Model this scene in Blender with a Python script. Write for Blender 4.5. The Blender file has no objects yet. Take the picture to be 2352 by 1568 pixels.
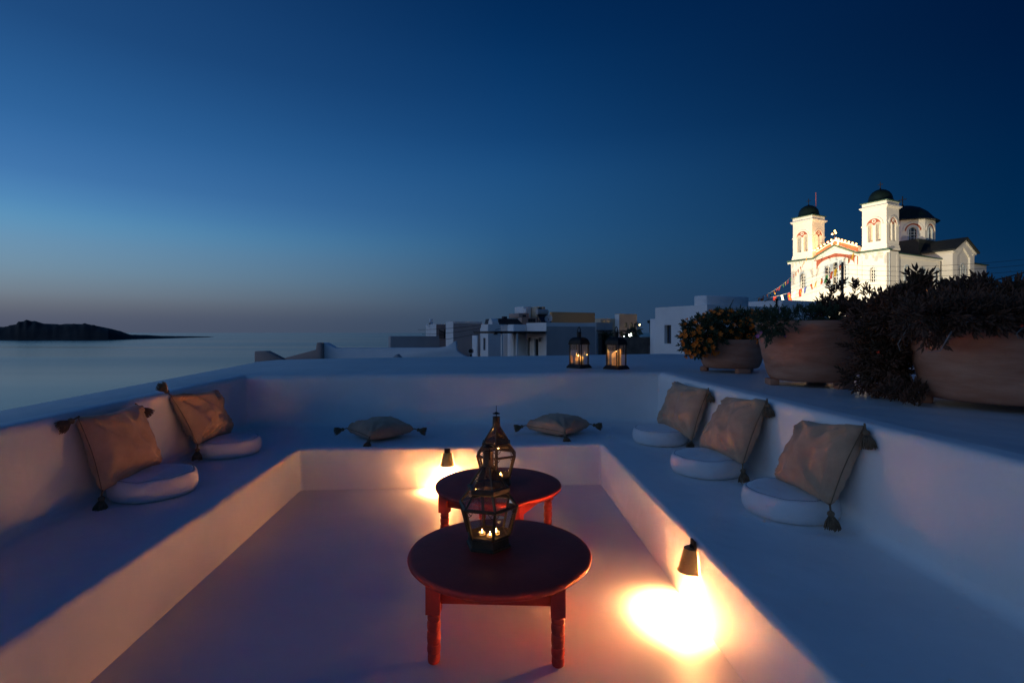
import bpy, bmesh, math, random
from mathutils import Vector, Matrix, noise
R = math.radians
rnd = random.Random(7)
sc = bpy.context.scene
col = sc.collection

# ------------------------------------------------------------------ camera, sky, exposure
F_, CX, HY, CAMZ = 1200.0, 1176.0, 764.0, 1.65
cam = bpy.data.cameras.new('camera')
cam_o = bpy.data.objects.new('camera', cam); col.objects.link(cam_o)
cam_o.location = (0, 0, CAMZ); cam_o.rotation_euler = (R(90), 0, 0)
cam.lens = 36 * F_ / 2352; cam.sensor_width = 36; cam.shift_y = -20 / 2352
cam.clip_start = 0.05; cam.clip_end = 80000
sc.camera = cam_o

SUN_AZ = -105            # where the sun has set, degrees left of the view
def lin(c):
    c = c / 255.0
    return c / 12.92 if c <= 0.04045 else ((c + 0.055) / 1.055) ** 2.4
def L3(r, g, b): return (lin(r), lin(g), lin(b), 1)
w = bpy.data.worlds.new('World'); sc.world = w; w.use_nodes = True
nt = w.node_tree; N = nt.nodes; LK = nt.links
bg = N['Background']; bg.inputs[1].default_value = 1.0
tc = N.new('ShaderNodeTexCoord'); sep = N.new('ShaderNodeSeparateXYZ'); LK.new(tc.outputs['Generated'], sep.inputs[0])
def wm(op, a, b=None, clamp=False):
    n = N.new('ShaderNodeMath'); n.operation = op; n.use_clamp = clamp
    for i, v in enumerate((a, b)):
        if v is None: continue
        if isinstance(v, (int, float)): n.inputs[i].default_value = v
        else: LK.new(v, n.inputs[i])
    return n.outputs[0]
elev = wm('DIVIDE', wm('ARCSINE', sep.outputs[2]), math.pi / 2, True)      # 0 horizon .. 1 zenith
hl = wm('SQRT', wm('ADD', wm('MULTIPLY', sep.outputs[0], sep.outputs[0]), wm('ADD', wm('MULTIPLY', sep.outputs[1], sep.outputs[1]), 1e-6)))
ca = wm('DIVIDE', wm('ADD', wm('MULTIPLY', sep.outputs[0], math.sin(R(SUN_AZ))), wm('MULTIPLY', sep.outputs[1], math.cos(R(SUN_AZ)))), hl)
def ramp(stops):
    n = N.new('ShaderNodeValToRGB'); LK.new(elev, n.inputs[0]); cr = n.color_ramp
    cr.interpolation = 'B_SPLINE'
    while len(cr.elements) > 1: cr.elements.remove(cr.elements[0])
    cr.elements[0].position = stops[0][0] / 90; cr.elements[0].color = L3(*stops[0][1])
    for d, c in stops[1:]:
        e = cr.elements.new(d / 90); e.color = L3(*c)
    return n.outputs[0]
ZEN = (4, 34, 76)
glow = ramp([(0, (80, 87, 106)), (1.2, (85, 91, 110)), (2.2, (102, 107, 119)), (3.3, (115, 126, 138)), (5.2, (115, 144, 164)), (7.6, (104, 147, 180)), (9.2, (92, 147, 186)),
             (10.7, (80, 136, 184)), (13, (66, 118, 174)), (17.5, (45, 100, 157)), (24.5, (30, 73, 125)), (40, (12, 48, 94)), (60, (6, 38, 82)), (90, ZEN)])
midr = ramp([(0, (48, 68, 92)), (3, (48, 73, 100)), (5.3, (48, 80, 110)), (8.5, (44, 88, 127)), (11.5, (38, 86, 131)), (16.6, (29, 79, 129)), (20.5, (18, 66, 117)),
             (27.6, (6, 50, 98)), (32.5, (2, 41, 86)), (60, (3, 36, 79)), (90, ZEN)])
dark = ramp([(0, (22, 48, 82)), (3, (14, 48, 84)), (7, (2, 43, 80)), (12, (0, 38, 75)), (17, (0, 32, 70)), (24, (0, 23, 58)), (30, (0, 24, 60)), (60, (2, 29, 68)), (90, ZEN)])
core = ramp([(0, (190, 150, 130)), (3, (208, 186, 176)), (6, (200, 208, 218)), (10, (176, 205, 234)), (15, (148, 188, 232)), (20, (112, 160, 218)), (26, (78, 128, 195)), (34, (46, 94, 156)), (45, (24, 64, 118)), (62, (9, 42, 88)), (90, ZEN)])
def mixc(f, a, b):
    n = N.new('ShaderNodeMix'); n.data_type = 'RGBA'; LK.new(f, n.inputs[0]); LK.new(a, n.inputs[6]); LK.new(b, n.inputs[7]); return n.outputs[2]
def mr(v, a, b):
    n = N.new('ShaderNodeMapRange'); n.interpolation_type = 'LINEAR'; LK.new(v, n.inputs[0])
    n.inputs[1].default_value = a; n.inputs[2].default_value = b; return n.outputs[0]
skyc = mixc(mr(ca, 0.50, 0.92), mixc(mr(ca, -0.26, 0.485), mixc(mr(ca, -0.857, -0.26), dark, midr), glow), core)
LK.new(skyc, bg.inputs[0])

vs = sc.view_settings
vs.view_transform = 'Standard'; vs.look = 'None'; vs.exposure = 0; vs.gamma = 1; vs.use_curve_mapping = False
cy = sc.cycles
cy.max_bounces = 10; cy.diffuse_bounces = 6; cy.glossy_bounces = 4; cy.transparent_max_bounces = 24; cy.sample_clamp_indirect = 0
cy.use_denoising = True
cy.caustics_reflective = False; cy.caustics_refractive = False; cy.use_guiding = True; cy.guiding_training_samples = 48

WARM = (1.0, 0.43, 0.14)

# ------------------------------------------------------------------ helpers
def P(x, y, Y): return Vector(((x - CX) / F_ * Y, Y, CAMZ - (y - HY) / F_ * Y))
def G(x, y, z):
    Y = F_ * (CAMZ - z) / (y - HY); return Vector(((x - CX) / F_ * Y, Y, z))

def tag(o, label=None, cat=None, group=None, kind=None):
    if label: o['label'] = label
    if cat: o['category'] = cat
    if group: o['group'] = group
    if kind: o['kind'] = kind
    return o
def empty(name, loc, label=None, cat=None, group=None, rz=0):
    o = bpy.data.objects.new(name, None); col.objects.link(o)
    o.location = loc; o.rotation_euler = (0, 0, rz); o.empty_display_size = 0.1
    return tag(o, label, cat, group)
def link(name, me, parent=None, loc=None, rot=None, scale=None):
    o = bpy.data.objects.new(name, me); col.objects.link(o)
    if parent: o.parent = parent
    if loc is not None: o.location = loc
    if rot is not None: o.rotation_euler = rot
    if scale is not None: o.scale = (scale,) * 3 if isinstance(scale, (int, float)) else scale
    return o
def copy_tree(o, parent=None):
    c = o.copy(); col.objects.link(c); c.parent = parent
    for ch in list(o.children): copy_tree(ch, c)
    return c
def lamp(name, kind, loc, power, color, parent=None, radius=0.02, **kw):
    l = bpy.data.lights.new(name, kind); l.energy = power; l.color = color
    if kind in ('POINT', 'SPOT'): l.shadow_soft_size = radius
    for k, v in kw.items(): setattr(l, k, v)
    o = bpy.data.objects.new(name, l); col.objects.link(o); o.location = loc
    if parent: o.parent = parent
    return o
def aim(o, d): o.rotation_euler = Vector(d).to_track_quat('-Z', 'Y').to_euler()

class MB:
    def __init__(s): s.v = []; s.f = []
    def add(s, vs_, fs):
        b = len(s.v); s.v += [tuple(v) for v in vs_]; s.f += [tuple(i + b for i in f) for f in fs]; return s
    def box(s, x0, x1, y0, y1, z0, z1):
        return s.add([(x0,y0,z0),(x1,y0,z0),(x1,y1,z0),(x0,y1,z0),(x0,y0,z1),(x1,y0,z1),(x1,y1,z1),(x0,y1,z1)],
                     [(0,3,2,1),(4,5,6,7),(0,1,5,4),(1,2,6,5),(2,3,7,6),(3,0,4,7)])
    def prism(s, pts, d):           # polygon (3D points) extruded by vector d
        n = len(pts); d = Vector(d); p = [Vector(q) for q in pts]
        nrm = Vector((0,0,0))
        for i in range(n): nrm += p[i].cross(p[(i+1) % n])
        if nrm.dot(d) > 0: p.reverse()
        return s.add(p + [q + d for q in p], [tuple(range(n)), tuple(range(2*n-1, n-1, -1))] + [(i, n+i, n+(i+1)%n, (i+1)%n) for i in range(n)])
    def lathe(s, prof, n=24, c=(0,0,0), cap0=True, cap1=True, phase=0.0, fn=None):
        vs_, fs = [], []; m = len(prof)
        for r, z in prof:
            for k in range(n):
                a = 2*math.pi*k/n + phase; rr = r if fn is None else r*fn(a, z)
                vs_.append((c[0]+rr*math.cos(a), c[1]+rr*math.sin(a), c[2]+z))
        for i in range(m-1):
            for k in range(n): fs.append((i*n+k, i*n+(k+1)%n, (i+1)*n+(k+1)%n, (i+1)*n+k))
        if cap0: fs.append(tuple(range(n-1, -1, -1)))
        if cap1: fs.append(tuple(range((m-1)*n, m*n)))
        return s.add(vs_, fs)
    def tube(s, pts, r, n=6, cap=True):
        p = [Vector(q) for q in pts]; rs = r if isinstance(r, (list, tuple)) else [r]*len(p)
        vs_, fs = [], []; up = None
        for i, q in enumerate(p):
            t = (p[min(i+1, len(p)-1)] - p[max(i-1, 0)]).normalized()
            if up is None: up = Vector((0,0,1)) if abs(t.z) < 0.9 else Vector((1,0,0))
            a = t.cross(up).normalized(); b = a.cross(t).normalized(); up = b
            for k in range(n):
                w_ = 2*math.pi*k/n; vs_.append(q + rs[i]*(math.cos(w_)*a + math.sin(w_)*b))
        for i in range(len(p)-1):
            for k in range(n): fs.append((i*n+k, i*n+(k+1)%n, (i+1)*n+(k+1)%n, (i+1)*n+k))
        if cap: fs += [tuple(range(n-1, -1, -1)), tuple(range((len(p)-1)*n, len(p)*n))]
        return s.add(vs_, fs)
    def bar(s, a, b, wx, wy=None):
        return s.tube([a, b], wx*0.7071, 4)
    def sphere(s, c, r, n=10, m=6, sz=1.0):
        return s.lathe([(max(r*math.sin(math.pi*i/m), r*0.01), -r*sz*math.cos(math.pi*i/m)) for i in range(m+1)], n, c)
    def loft(s, loops, closed=True):
        b = len(s.v); n = len(loops[0])
        for l in loops: s.v += [tuple(q) for q in l]
        for i in range(len(loops)-1):
            for k in range(n if closed else n-1):
                s.f.append((b+i*n+k, b+i*n+(k+1)%n, b+(i+1)*n+(k+1)%n, b+(i+1)*n+k))
        return s
    def join(s, other, M=None):
        return s.add([M @ Vector(v) for v in other.v] if M is not None else other.v, other.f)
    def mesh(s, name, mat=None, smooth=False, fix=True, angle=None):
        me = bpy.data.meshes.new(name); me.from_pydata(s.v, [], s.f)
        if fix:
            bm = bmesh.new(); bm.from_mesh(me); bmesh.ops.recalc_face_normals(bm, faces=bm.faces); bm.to_mesh(me); bm.free()
        if smooth: me.shade_smooth() if hasattr(me, 'shade_smooth') else None
        if angle: me.set_sharp_from_angle(angle=R(angle))
        if mat: me.materials.append(mat)
        return me
    def build(s, name, mat=None, parent=None, smooth=False, org=None, fix=True, angle=None):
        if org is not None: s.v = [(v[0]-org[0], v[1]-org[1], v[2]-org[2]) for v in s.v]
        return link(name, s.mesh(name, mat, smooth, fix, angle), parent)

def cut(o, cutter):
    c = cutter.build('cutter'); c.parent = o.parent; m = o.modifiers.new('b', 'BOOLEAN'); m.object = c; m.operation = 'DIFFERENCE'; m.solver = 'EXACT'
    bpy.context.view_layer.update()
    dg = bpy.context.evaluated_depsgraph_get()
    me = bpy.data.meshes.new_from_object(o.evaluated_get(dg)); old = o.data
    o.modifiers.clear(); o.data = me; me.name = old.name
    bpy.data.meshes.remove(old); bpy.data.objects.remove(c)
    return o
def bevel(o, wd, seg=2, ang=40):
    bm = bmesh.new(); bm.from_mesh(o.data)
    es = [e for e in bm.edges if len(e.link_faces) == 2 and e.calc_face_angle(0) > R(ang)]
    bmesh.ops.bevel(bm, geom=es, offset=wd, segments=seg, affect='EDGES', profile=0.5, clamp_overlap=True)
    bm.to_mesh(o.data); bm.free(); o.data.shade_smooth(); o.data.set_sharp_from_angle(angle=R(50)); return o

# ------------------------------------------------------------------ materials
def mat(name, color, rough=0.6, metal=0.0, var=0.0, vscale=4.0, bump=0.0, bscale=20.0, spec=0.5, stretch=(1,1,1), color2=None, **kw):
    m = bpy.data.materials.new(name); m.use_nodes = True; t = m.node_tree; p = t.nodes['Principled BSDF']
    c = tuple(color) + (1,)
    p.inputs['Base Color'].default_value = c; p.inputs['Roughness'].default_value = rough; p.inputs['Metallic'].default_value = metal
    p.inputs['Specular IOR Level'].default_value = spec
    for k, v in kw.items(): p.inputs[k].default_value = v
    if var or bump:
        g = t.nodes.new('ShaderNodeTexCoord'); mp = t.nodes.new('ShaderNodeMapping'); mp.inputs['Scale'].default_value = stretch
        t.links.new(g.outputs['Object'], mp.inputs[0])
    if var:
        n = t.nodes.new('ShaderNodeTexNoise'); n.inputs['Scale'].default_value = vscale; n.inputs['Detail'].default_value = 6; n.inputs['Roughness'].default_value = 0.6
        t.links.new(mp.outputs[0], n.inputs[0])
        mx = t.nodes.new('ShaderNodeMix'); mx.data_type = 'RGBA'
        r_ = t.nodes.new('ShaderNodeMapRange'); r_.inputs[1].default_value = 0.3; r_.inputs[2].default_value = 0.7; t.links.new(n.outputs[0], r_.inputs[0]); t.links.new(r_.outputs[0], mx.inputs[0])
        c2 = tuple(color2) + (1,) if color2 else tuple(min(1, x*(1+var)) for x in color) + (1,)
        mx.inputs[6].default_value = tuple(x*(1-var) for x in color) + (1,); mx.inputs[7].default_value = c2
        t.links.new(mx.outputs[2], p.inputs['Base Color'])
    if bump:
        n2 = t.nodes.new('ShaderNodeTexNoise'); n2.inputs['Scale'].default_value = bscale; n2.inputs['Detail'].default_value = 5
        t.links.new(mp.outputs[0], n2.inputs[0])
        b = t.nodes.new('ShaderNodeBump'); b.inputs['Strength'].default_value = bump; b.inputs['Distance'].default_value = 0.02
        t.links.new(n2.outputs[0], b.inputs['Height']); t.links.new(b.outputs[0], p.inputs['Normal'])
    return m
def emit(name, color, strength):
    m = bpy.data.materials.new(name); m.use_nodes = True; t = m.node_tree
    e = t.nodes.new('ShaderNodeEmission'); e.inputs[0].default_value = tuple(color) + (1,); e.inputs[1].default_value = strength
    t.links.new(e.outputs[0], t.nodes['Material Output'].inputs[0]); return m
def plaster(name, color, rough=0.55, wave=0.6):
    m = mat(name, color, rough, var=0.07, vscale=0.9)
    t = m.node_tree; p = t.nodes['Principled BSDF']
    g = t.nodes.new('ShaderNodeTexCoord')
    a = t.nodes.new('ShaderNodeTexNoise'); a.inputs['Scale'].default_value = 2.2; a.inputs['Detail'].default_value = 3
    b = t.nodes.new('ShaderNodeTexNoise'); b.inputs['Scale'].default_value = 26; b.inputs['Detail'].default_value = 6
    for n in (a, b): t.links.new(g.outputs['Object'], n.inputs[0])
    b1 = t.nodes.new('ShaderNodeBump'); b1.inputs['Strength'].default_value = wave; b1.inputs['Distance'].default_value = 0.05; t.links.new(a.outputs[0], b1.inputs['Height'])
    b2 = t.nodes.new('ShaderNodeBump'); b2.inputs['Strength'].default_value = 0.25; b2.inputs['Distance'].default_value = 0.004; t.links.new(b.outputs[0], b2.inputs['Height'])
    t.links.new(b1.outputs[0], b2.inputs['Normal']); t.links.new(b2.outputs[0], p.inputs['Normal'])
    return m
M = {}
M['white'] = plaster('white_plaster', (0.78, 0.76, 0.74))
M['floor'] = plaster('painted_floor', (0.62, 0.58, 0.58), 0.45, 0.15)
M['deck'] = plaster('roof_screed', (0.60, 0.60, 0.60), 0.5)
M['house'] = mat('house_plaster', (0.80, 0.80, 0.80), 0.8, var=0.08, vscale=0.6, bump=0.2, bscale=3)
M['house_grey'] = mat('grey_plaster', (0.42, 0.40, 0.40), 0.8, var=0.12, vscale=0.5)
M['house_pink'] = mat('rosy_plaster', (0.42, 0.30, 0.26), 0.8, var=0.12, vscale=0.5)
M['ochre'] = mat('ochre_plaster', (0.50, 0.275, 0.13), 0.8, var=0.08, vscale=0.4)
M['beige'] = mat('beige_plaster', (0.60, 0.47, 0.33), 0.8, var=0.08, vscale=0.4)
M['stone'] = mat('dark_stone', (0.07, 0.065, 0.06), 0.9, var=0.4, vscale=3, bump=0.8, bscale=6)
M['slate'] = mat('dark_roofing', (0.035, 0.035, 0.045), 0.7, var=0.2)
M['pane'] = mat('dark_glass', (0.015, 0.018, 0.022), 0.1)
M['shutter'] = mat('blue_shutter', (0.03, 0.06, 0.12), 0.6)
M['wood'] = mat('weathered_wood', (0.10, 0.09, 0.08), 0.8, var=0.3)
M['iron'] = mat('black_iron', (0.02, 0.018, 0.016), 0.55, 0.6, var=0.3, vscale=12)
M['church'] = mat('church_white', (0.78, 0.75, 0.69), 0.85, var=0.04, vscale=0.35)
M['brick'] = mat('brick_red_paint', (0.36, 0.09, 0.05), 0.8, var=0.12, vscale=3)
M['surround'] = mat('blue_grey_trim', (0.50, 0.58, 0.64), 0.7)
M['green'] = mat('green_gutter', (0.05, 0.11, 0.075), 0.6)
M['dome'] = mat('green_copper_dome', (0.008, 0.017, 0.012), 0.38, 0.35, var=0.35, vscale=1.5)
M['croof'] = mat('dark_tile_roof', (0.02, 0.026, 0.024), 0.7, var=0.3, vscale=2)
M['red'] = mat('red_table_paint', (0.54, 0.042, 0.02), 0.6, var=0.10, vscale=9, bump=0.12, bscale=60)
M['brass'] = mat('aged_brass', (0.085, 0.048, 0.024), 0.55, 0.3, var=0.35, vscale=18)
M['shade'] = mat('brass_lamp_cup', (0.30, 0.24, 0.10), 0.42, 0.8, var=0.2, vscale=14, bump=0.1, bscale=50)
M['terracotta'] = mat('terracotta', (0.45, 0.175, 0.095), 0.8, var=0.25, vscale=2.6, bump=0.35, bscale=7, stretch=(1, 1, 4), color2=(0.50, 0.26, 0.17))
M['soil'] = mat('soil', (0.03, 0.022, 0.016), 0.95)
M['leaf_dark'] = mat('succulent_leaf', (0.060, 0.046, 0.026), 0.7, var=0.35, vscale=5, color2=(0.17, 0.075, 0.05), spec=0.2)
M['leaf_green'] = mat('flower_foliage', (0.035, 0.055, 0.02), 0.6, var=0.3, vscale=9)
M['agave'] = mat('agave_leaf', (0.045, 0.085, 0.04), 0.5, var=0.2)
M['flower'] = mat('orange_flower', (0.72, 0.185, 0.012), 0.7, var=0.2, vscale=20)
M['redflower'] = mat('red_flower', (0.6, 0.05, 0.02), 0.7)
M['pinkflower'] = mat('mauve_flower', (0.45, 0.15, 0.35), 0.7)
M['twig'] = mat('dry_twig', (0.22, 0.19, 0.17), 0.9)
M['cushion'] = mat('white_cotton', (0.72, 0.70, 0.70), 0.9, bump=0.35, bscale=14, **{'Sheen Weight': 0.2})
M['stitch'] = mat('seam_thread', (0.12, 0.13, 0.20), 0.9)
M['wax'] = None
M['earth'] = mat('dry_earth', (0.06, 0.05, 0.04), 0.95, var=0.3, vscale=0.05)
M['island'] = mat('island_scrub', (0.035, 0.032, 0.03), 0.95, var=0.4, vscale=0.02, bump=0.6, bscale=0.05)
M['wire'] = mat('wire', (0.02, 0.02, 0.02), 0.7)
M['lampwhite'] = emit('cool_lamp_glow', (0.95, 1.0, 0.95), 60)
M['lampwarm'] = emit('warm_lamp_glow', (1.0, 0.62, 0.25), 30)
M['bulb'] = emit('festoon_glow', (1.0, 0.47, 0.12), 16)
M['flame'] = emit('flame', (1.0, 0.55, 0.17), 45)
M['led'] = emit('bulb_glow', (1.0, 0.62, 0.28), 30)

def linen():
    m = mat('linen', (0.52, 0.315, 0.195), 0.95, var=0.18, vscale=5, **{'Sheen Weight': 0.15})
    t = m.node_tree; p = t.nodes['Principled BSDF']; g = t.nodes.new('ShaderNodeTexCoord')
    hs = []
    for ax in ((220, 26, 220), (26, 220, 220)):
        mp = t.nodes.new('ShaderNodeMapping'); mp.inputs['Scale'].default_value = ax; t.links.new(g.outputs['UV'], mp.inputs[0])
        n = t.nodes.new('ShaderNodeTexNoise'); n.inputs['Scale'].default_value = 1; n.inputs['Detail'].default_value = 2; t.links.new(mp.outputs[0], n.inputs[0]); hs.append(n.outputs[0])
    ad = t.nodes.new('ShaderNodeMath'); ad.operation = 'ADD'; t.links.new(hs[0], ad.inputs[0]); t.links.new(hs[1], ad.inputs[1])
    b = t.nodes.new('ShaderNodeBump'); b.inputs['Strength'].default_value = 0.6; b.inputs['Distance'].default_value = 0.004
    t.links.new(ad.outputs[0], b.inputs['Height']); t.links.new(b.outputs[0], p.inputs['Normal'])
    return m
M['linen'] = linen()
M['tassel'] = mat('tassel_yarn', (0.20, 0.125, 0.07), 0.95, var=0.3, vscale=30, bump=0.6, bscale=80)

def glass():
    m = bpy.data.materials.new('lantern_glass'); m.use_nodes = True; t = m.node_tree; t.nodes.remove(t.nodes['Principled BSDF'])
    tr = t.nodes.new('ShaderNodeBsdfTransparent'); tr.inputs[0].default_value = (0.93, 0.92, 0.90, 1)
    gl = t.nodes.new('ShaderNodeBsdfGlossy'); gl.inputs['Roughness'].default_value = 0.04
    df = t.nodes.new('ShaderNodeBsdfTranslucent'); df.inputs[0].default_value = (0.7, 0.68, 0.66, 1)
    fr = t.nodes.new('ShaderNodeFresnel'); fr.inputs[0].default_value = 1.45
    a = t.nodes.new('ShaderNodeMixShader'); b = t.nodes.new('ShaderNodeMixShader')
    n = t.nodes.new('ShaderNodeTexNoise'); n.inputs['Scale'].default_value = 9; n.inputs['Detail'].default_value = 5
    g = t.nodes.new('ShaderNodeTexCoord'); t.links.new(g.outputs['Object'], n.inputs[0])
    r_ = t.nodes.new('ShaderNodeMapRange'); r_.inputs[1].default_value = 0.3; r_.inputs[2].default_value = 0.8; r_.inputs[3].default_value = 0.01; r_.inputs[4].default_value = 0.06
    t.links.new(n.outputs[0], r_.inputs[0]); t.links.new(r_.outputs[0], a.inputs[0]); t.links.new(tr.outputs[0], a.inputs[1]); t.links.new(df.outputs[0], a.inputs[2])
    t.links.new(fr.outputs[0], b.inputs[0]); t.links.new(a.outputs[0], b.inputs[1]); t.links.new(gl.outputs[0], b.inputs[2])
    t.links.new(b.outputs[0], t.nodes['Material Output'].inputs[0]); return m
M['glass'] = glass()
def wax():
    m = bpy.data.materials.new('candle_wax'); m.use_nodes = True; t = m.node_tree; t.nodes.remove(t.nodes['Principled BSDF'])
    a = t.nodes.new('ShaderNodeBsdfTranslucent'); a.inputs[0].default_value = (0.9, 0.72, 0.5, 1)
    d = t.nodes.new('ShaderNodeBsdfDiffuse'); d.inputs[0].default_value = (0.75, 0.7, 0.62, 1)
    x = t.nodes.new('ShaderNodeMixShader'); x.inputs[0].default_value = 0.5
    t.links.new(d.outputs[0], x.inputs[1]); t.links.new(a.outputs[0], x.inputs[2]); t.links.new(x.outputs[0], t.nodes['Material Output'].inputs[0]); return m
M['wax'] = wax()

# ------------------------------------------------------------------ sea, land, island
SEA = -18.0
def sea_mat():
    m = mat('sea_water', (0.012, 0.03, 0.045), 0.12, spec=0.5)
    t = m.node_tree; p = t.nodes['Principled BSDF']; p.inputs['IOR'].default_value = 1.33
    g = t.nodes.new('ShaderNodeTexCoord'); mp = t.nodes.new('ShaderNodeMapping'); mp.inputs['Scale'].default_value = (0.0012, 0.006, 1)
    t.links.new(g.outputs['Object'], mp.inputs[0])
    n = t.nodes.new('ShaderNodeTexNoise'); n.inputs['Scale'].default_value = 1; n.inputs['Detail'].default_value = 4; t.links.new(mp.outputs[0], n.inputs[0])
    r_ = t.nodes.new('ShaderNodeMapRange'); r_.inputs[1].default_value = 0.35; r_.inputs[2].default_value = 0.65; r_.inputs[3].default_value = 0.14; r_.inputs[4].default_value = 0.22
    t.links.new(n.outputs[0], r_.inputs[0]); t.links.new(r_.outputs[0], p.inputs['Roughness'])
    return m
mb = MB(); S = 60000
mb.add([(-S, -S, SEA), (S, -S, SEA), (S, S, SEA), (-S, S, SEA)], [(0, 1, 2, 3)])
tag(mb.build('sea', sea_mat()), kind='structure')

def ground_z(X, Y):
    coast = -14 - 0.11 * max(Y, 0)
    d = X - coast
    z = -19.5 + 13.0 * (1 - math.exp(-max(d + 2, 0) / 9.0))
    e = min(max((Y - 4) / 40, 0), 1); z += 5.6 * e * min(max((d - 6) / 25, 0), 1)
    hill = math.exp(-(((X - 70) / 45) ** 2 + ((Y - 95) / 45) ** 2)); z += 4.2 * hill
    if Y > 150: z = z * (1 - min((Y - 150) / 120, 1)) + (-20.5) * min((Y - 150) / 120, 1)
    return z
mb = MB(); nx, ny = 60, 60
xs = [-60 + 320 * (i / nx) ** 1.3 for i in range(nx + 1)]; ys = [-40 + 330 * (j / ny) for j in range(ny + 1)]
for y in ys:
    for x in xs: mb.v.append((x, y, ground_z(x, y) + (0.3 * noise.noise((x * .1, y * .1, 0)))))
for j in range(ny):
    for i in range(nx): a = j * (nx + 1) + i; mb.f.append((a, a + 1, a + nx + 2, a + nx + 1))
tag(mb.build('hillside', M['earth'], smooth=True), kind='structure')

prof = [(-500,762),(-320,757),(-160,752),(0,750),(17,750.3),(23,747),(37,744),(42,738.8),(54.6,737),(60,733.5),(73.5,737),(79,736.3),(101,742.6),(126,743.4),(136.5,745),(153,743),(201.6,743.8),(241.5,751.4),(277,759.8),(298,767.6),(336,768.8),(367,770.8),(420,771.6),(478,772.3),(490,773.4)]
def lerp_prof(x):
    for (a, ya), (b, yb) in zip(prof, prof[1:]):
        if a <= x <= b: return ya + (yb - ya) * (x - a) / (b - a)
    return prof[-1][1]
mb = MB(); loops = []
for i in range(0, 331):
    x = -500 + 3 * i
    yb = 780.5 if x < 250 else 780.5 - 6.3 * min((x - 250) / 240, 1)
    Yb = F_ * (CAMZ - SEA) / (yb - HY)
    yr = lerp_prof(x) - 0.5 * noise.noise((x * 0.15, 3, 0))
    lp = []
    for k in range(9):
        t = k / 8; Y = Yb * (1 + 0.10 * t)
        top = P(x, yr, Yb * 1.05).z
        h = (top - SEA) * (math.sin(math.pi * t) ** 0.8)
        h *= 1 + 0.18 * noise.noise((x * 0.08, t * 4, 1)) * (0 if k == 4 else 1)
        q = P(x, HY, Y); lp.append((q.x, Y, SEA - 0.5 + h))
    loops.append(lp)
mb.loft(loops, closed=False)
tag(mb.build('island', M['island'], smooth=True), kind='structure')

# ------------------------------------------------------------------ terrace
ZB, ZT = 0.437, 1.10
FQ = [(-2.215, 5.47), (0.967, 5.69), (1.29, -2.4), (-1.63, -2.4)]
WQ = [(-3.43, 6.73), (2.04, 7.21), (2.28, -3.4), (-2.10, -3.4)]
def offset_quad(q, d):                      # d > 0 grows it
    n = len(q); out = []
    c = Vector((sum(p[0] for p in q)/n, sum(p[1] for p in q)/n))
    ln = []
    for i in range(n):
        a, b = Vector(q[i]), Vector(q[(i+1) % n]); t = (b-a).normalized(); nn = Vector((-t.y, t.x))
        if nn.dot(a-c) < 0: nn = -nn
        ln.append((a + nn*d, t))
    for i in range(n):
        p, t = ln[i-1]; q2, u = ln[i]
        k = (q2-p).x*u.y - (q2-p).y*u.x; den = t.x*u.y - t.y*u.x
        out.append(tuple(p + t*(k/den)))
    return out
def rloop(q, r, z, ns=22, na=6):
    n = len(q); out = []; arcs = []
    for i in range(n):
        p0, p, p1 = Vector(q[i-1]), Vector(q[i]), Vector(q[(i+1) % n])
        a, b = (p0-p).normalized(), (p1-p).normalized()
        arcs.append([p + a*r*(1-t)**2 + b*r*t**2 for t in [k/na for k in range(na+1)]])
    for i in range(n):
        out += arcs[i]
        s, e = arcs[i][-1], arcs[(i+1) % n][0]
        out += [s + (e-s)*(k/ns) for k in range(1, ns)]
    wob = lambda p: 0.0025*noise.noise((p.x*1.3, p.y*1.3, z*2))
    return [(p.x + wob(p), p.y + wob(p.yx), z + 0.002*noise.noise((p.x*1.7, p.y*1.7, 5))) for p in out]
mb = MB(); mb.add([(-3, -3, 0), (2.4, -3, 0), (2.4, 6.4, 0), (-3, 6.4, 0)], [(0, 1, 2, 3)])
tag(mb.build('floor', M['floor']), kind='structure')
RO = 0.035
lp = [rloop(FQ, 0.035, -0.02), rloop(FQ, 0.035, 0.02), rloop(FQ, 0.035, 0.2)]
for k in range(6):
    a = math.pi/2*k/5; lp.append(rloop(offset_quad(FQ, RO*(1-math.cos(a))), 0.03, ZB-RO+RO*math.sin(a)))
WB = offset_quad(WQ, -0.03); fr = 0.07
for t in (0.12, 0.3, 0.5, 0.7): lp.append([tuple(Vector(a).lerp(Vector(b), t)) for a, b in zip(rloop(offset_quad(FQ, RO), 0.03, ZB), rloop(offset_quad(WB, -fr), 0.02, ZB))])
for k in range(6):
    a = math.pi/2*k/5; lp.append(rloop(offset_quad(WB, -fr+fr*math.sin(a)), 0.03, ZB+fr-fr*math.cos(a)))
mb = MB().loft(lp)
tag(mb.build('built_in_bench', M['white'], smooth=True), 'white plastered masonry bench running round the sunken seating pit', 'bench')
lp = [rloop(WB, 0.03, ZB+fr), rloop(offset_quad(WQ, -0.015), 0.03, 0.75), rloop(WQ, 0.03, ZT-0.1)]
for k in range(6):
    a = math.pi/2*k/5; lp.append(rloop(offset_quad(WQ, 0.06*(1-math.cos(a))), 0.03, ZT-0.06+0.06*math.sin(a)))
lp.append(rloop(offset_quad(WQ, 0.16), 0.03, ZT))
tag(MB().loft(lp).build('backrest_wall', M['white'], smooth=True), 'low white plastered wall with rounded rim behind the benches', 'wall')
outline = [(-3.0, -6), (-3.04, 0.6), (-3.61, 3.69), (-4.70, 9.4), (-4.85, 9.9), (-4.76, 10.6), (-4.3, 10.95), (-2.6, 11.6), (1.23, 12.7), (4.0, 13.7), (6.2, 12.6), (9.5, 11.0), (9.0, -6)]
bm = bmesh.new()
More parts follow.
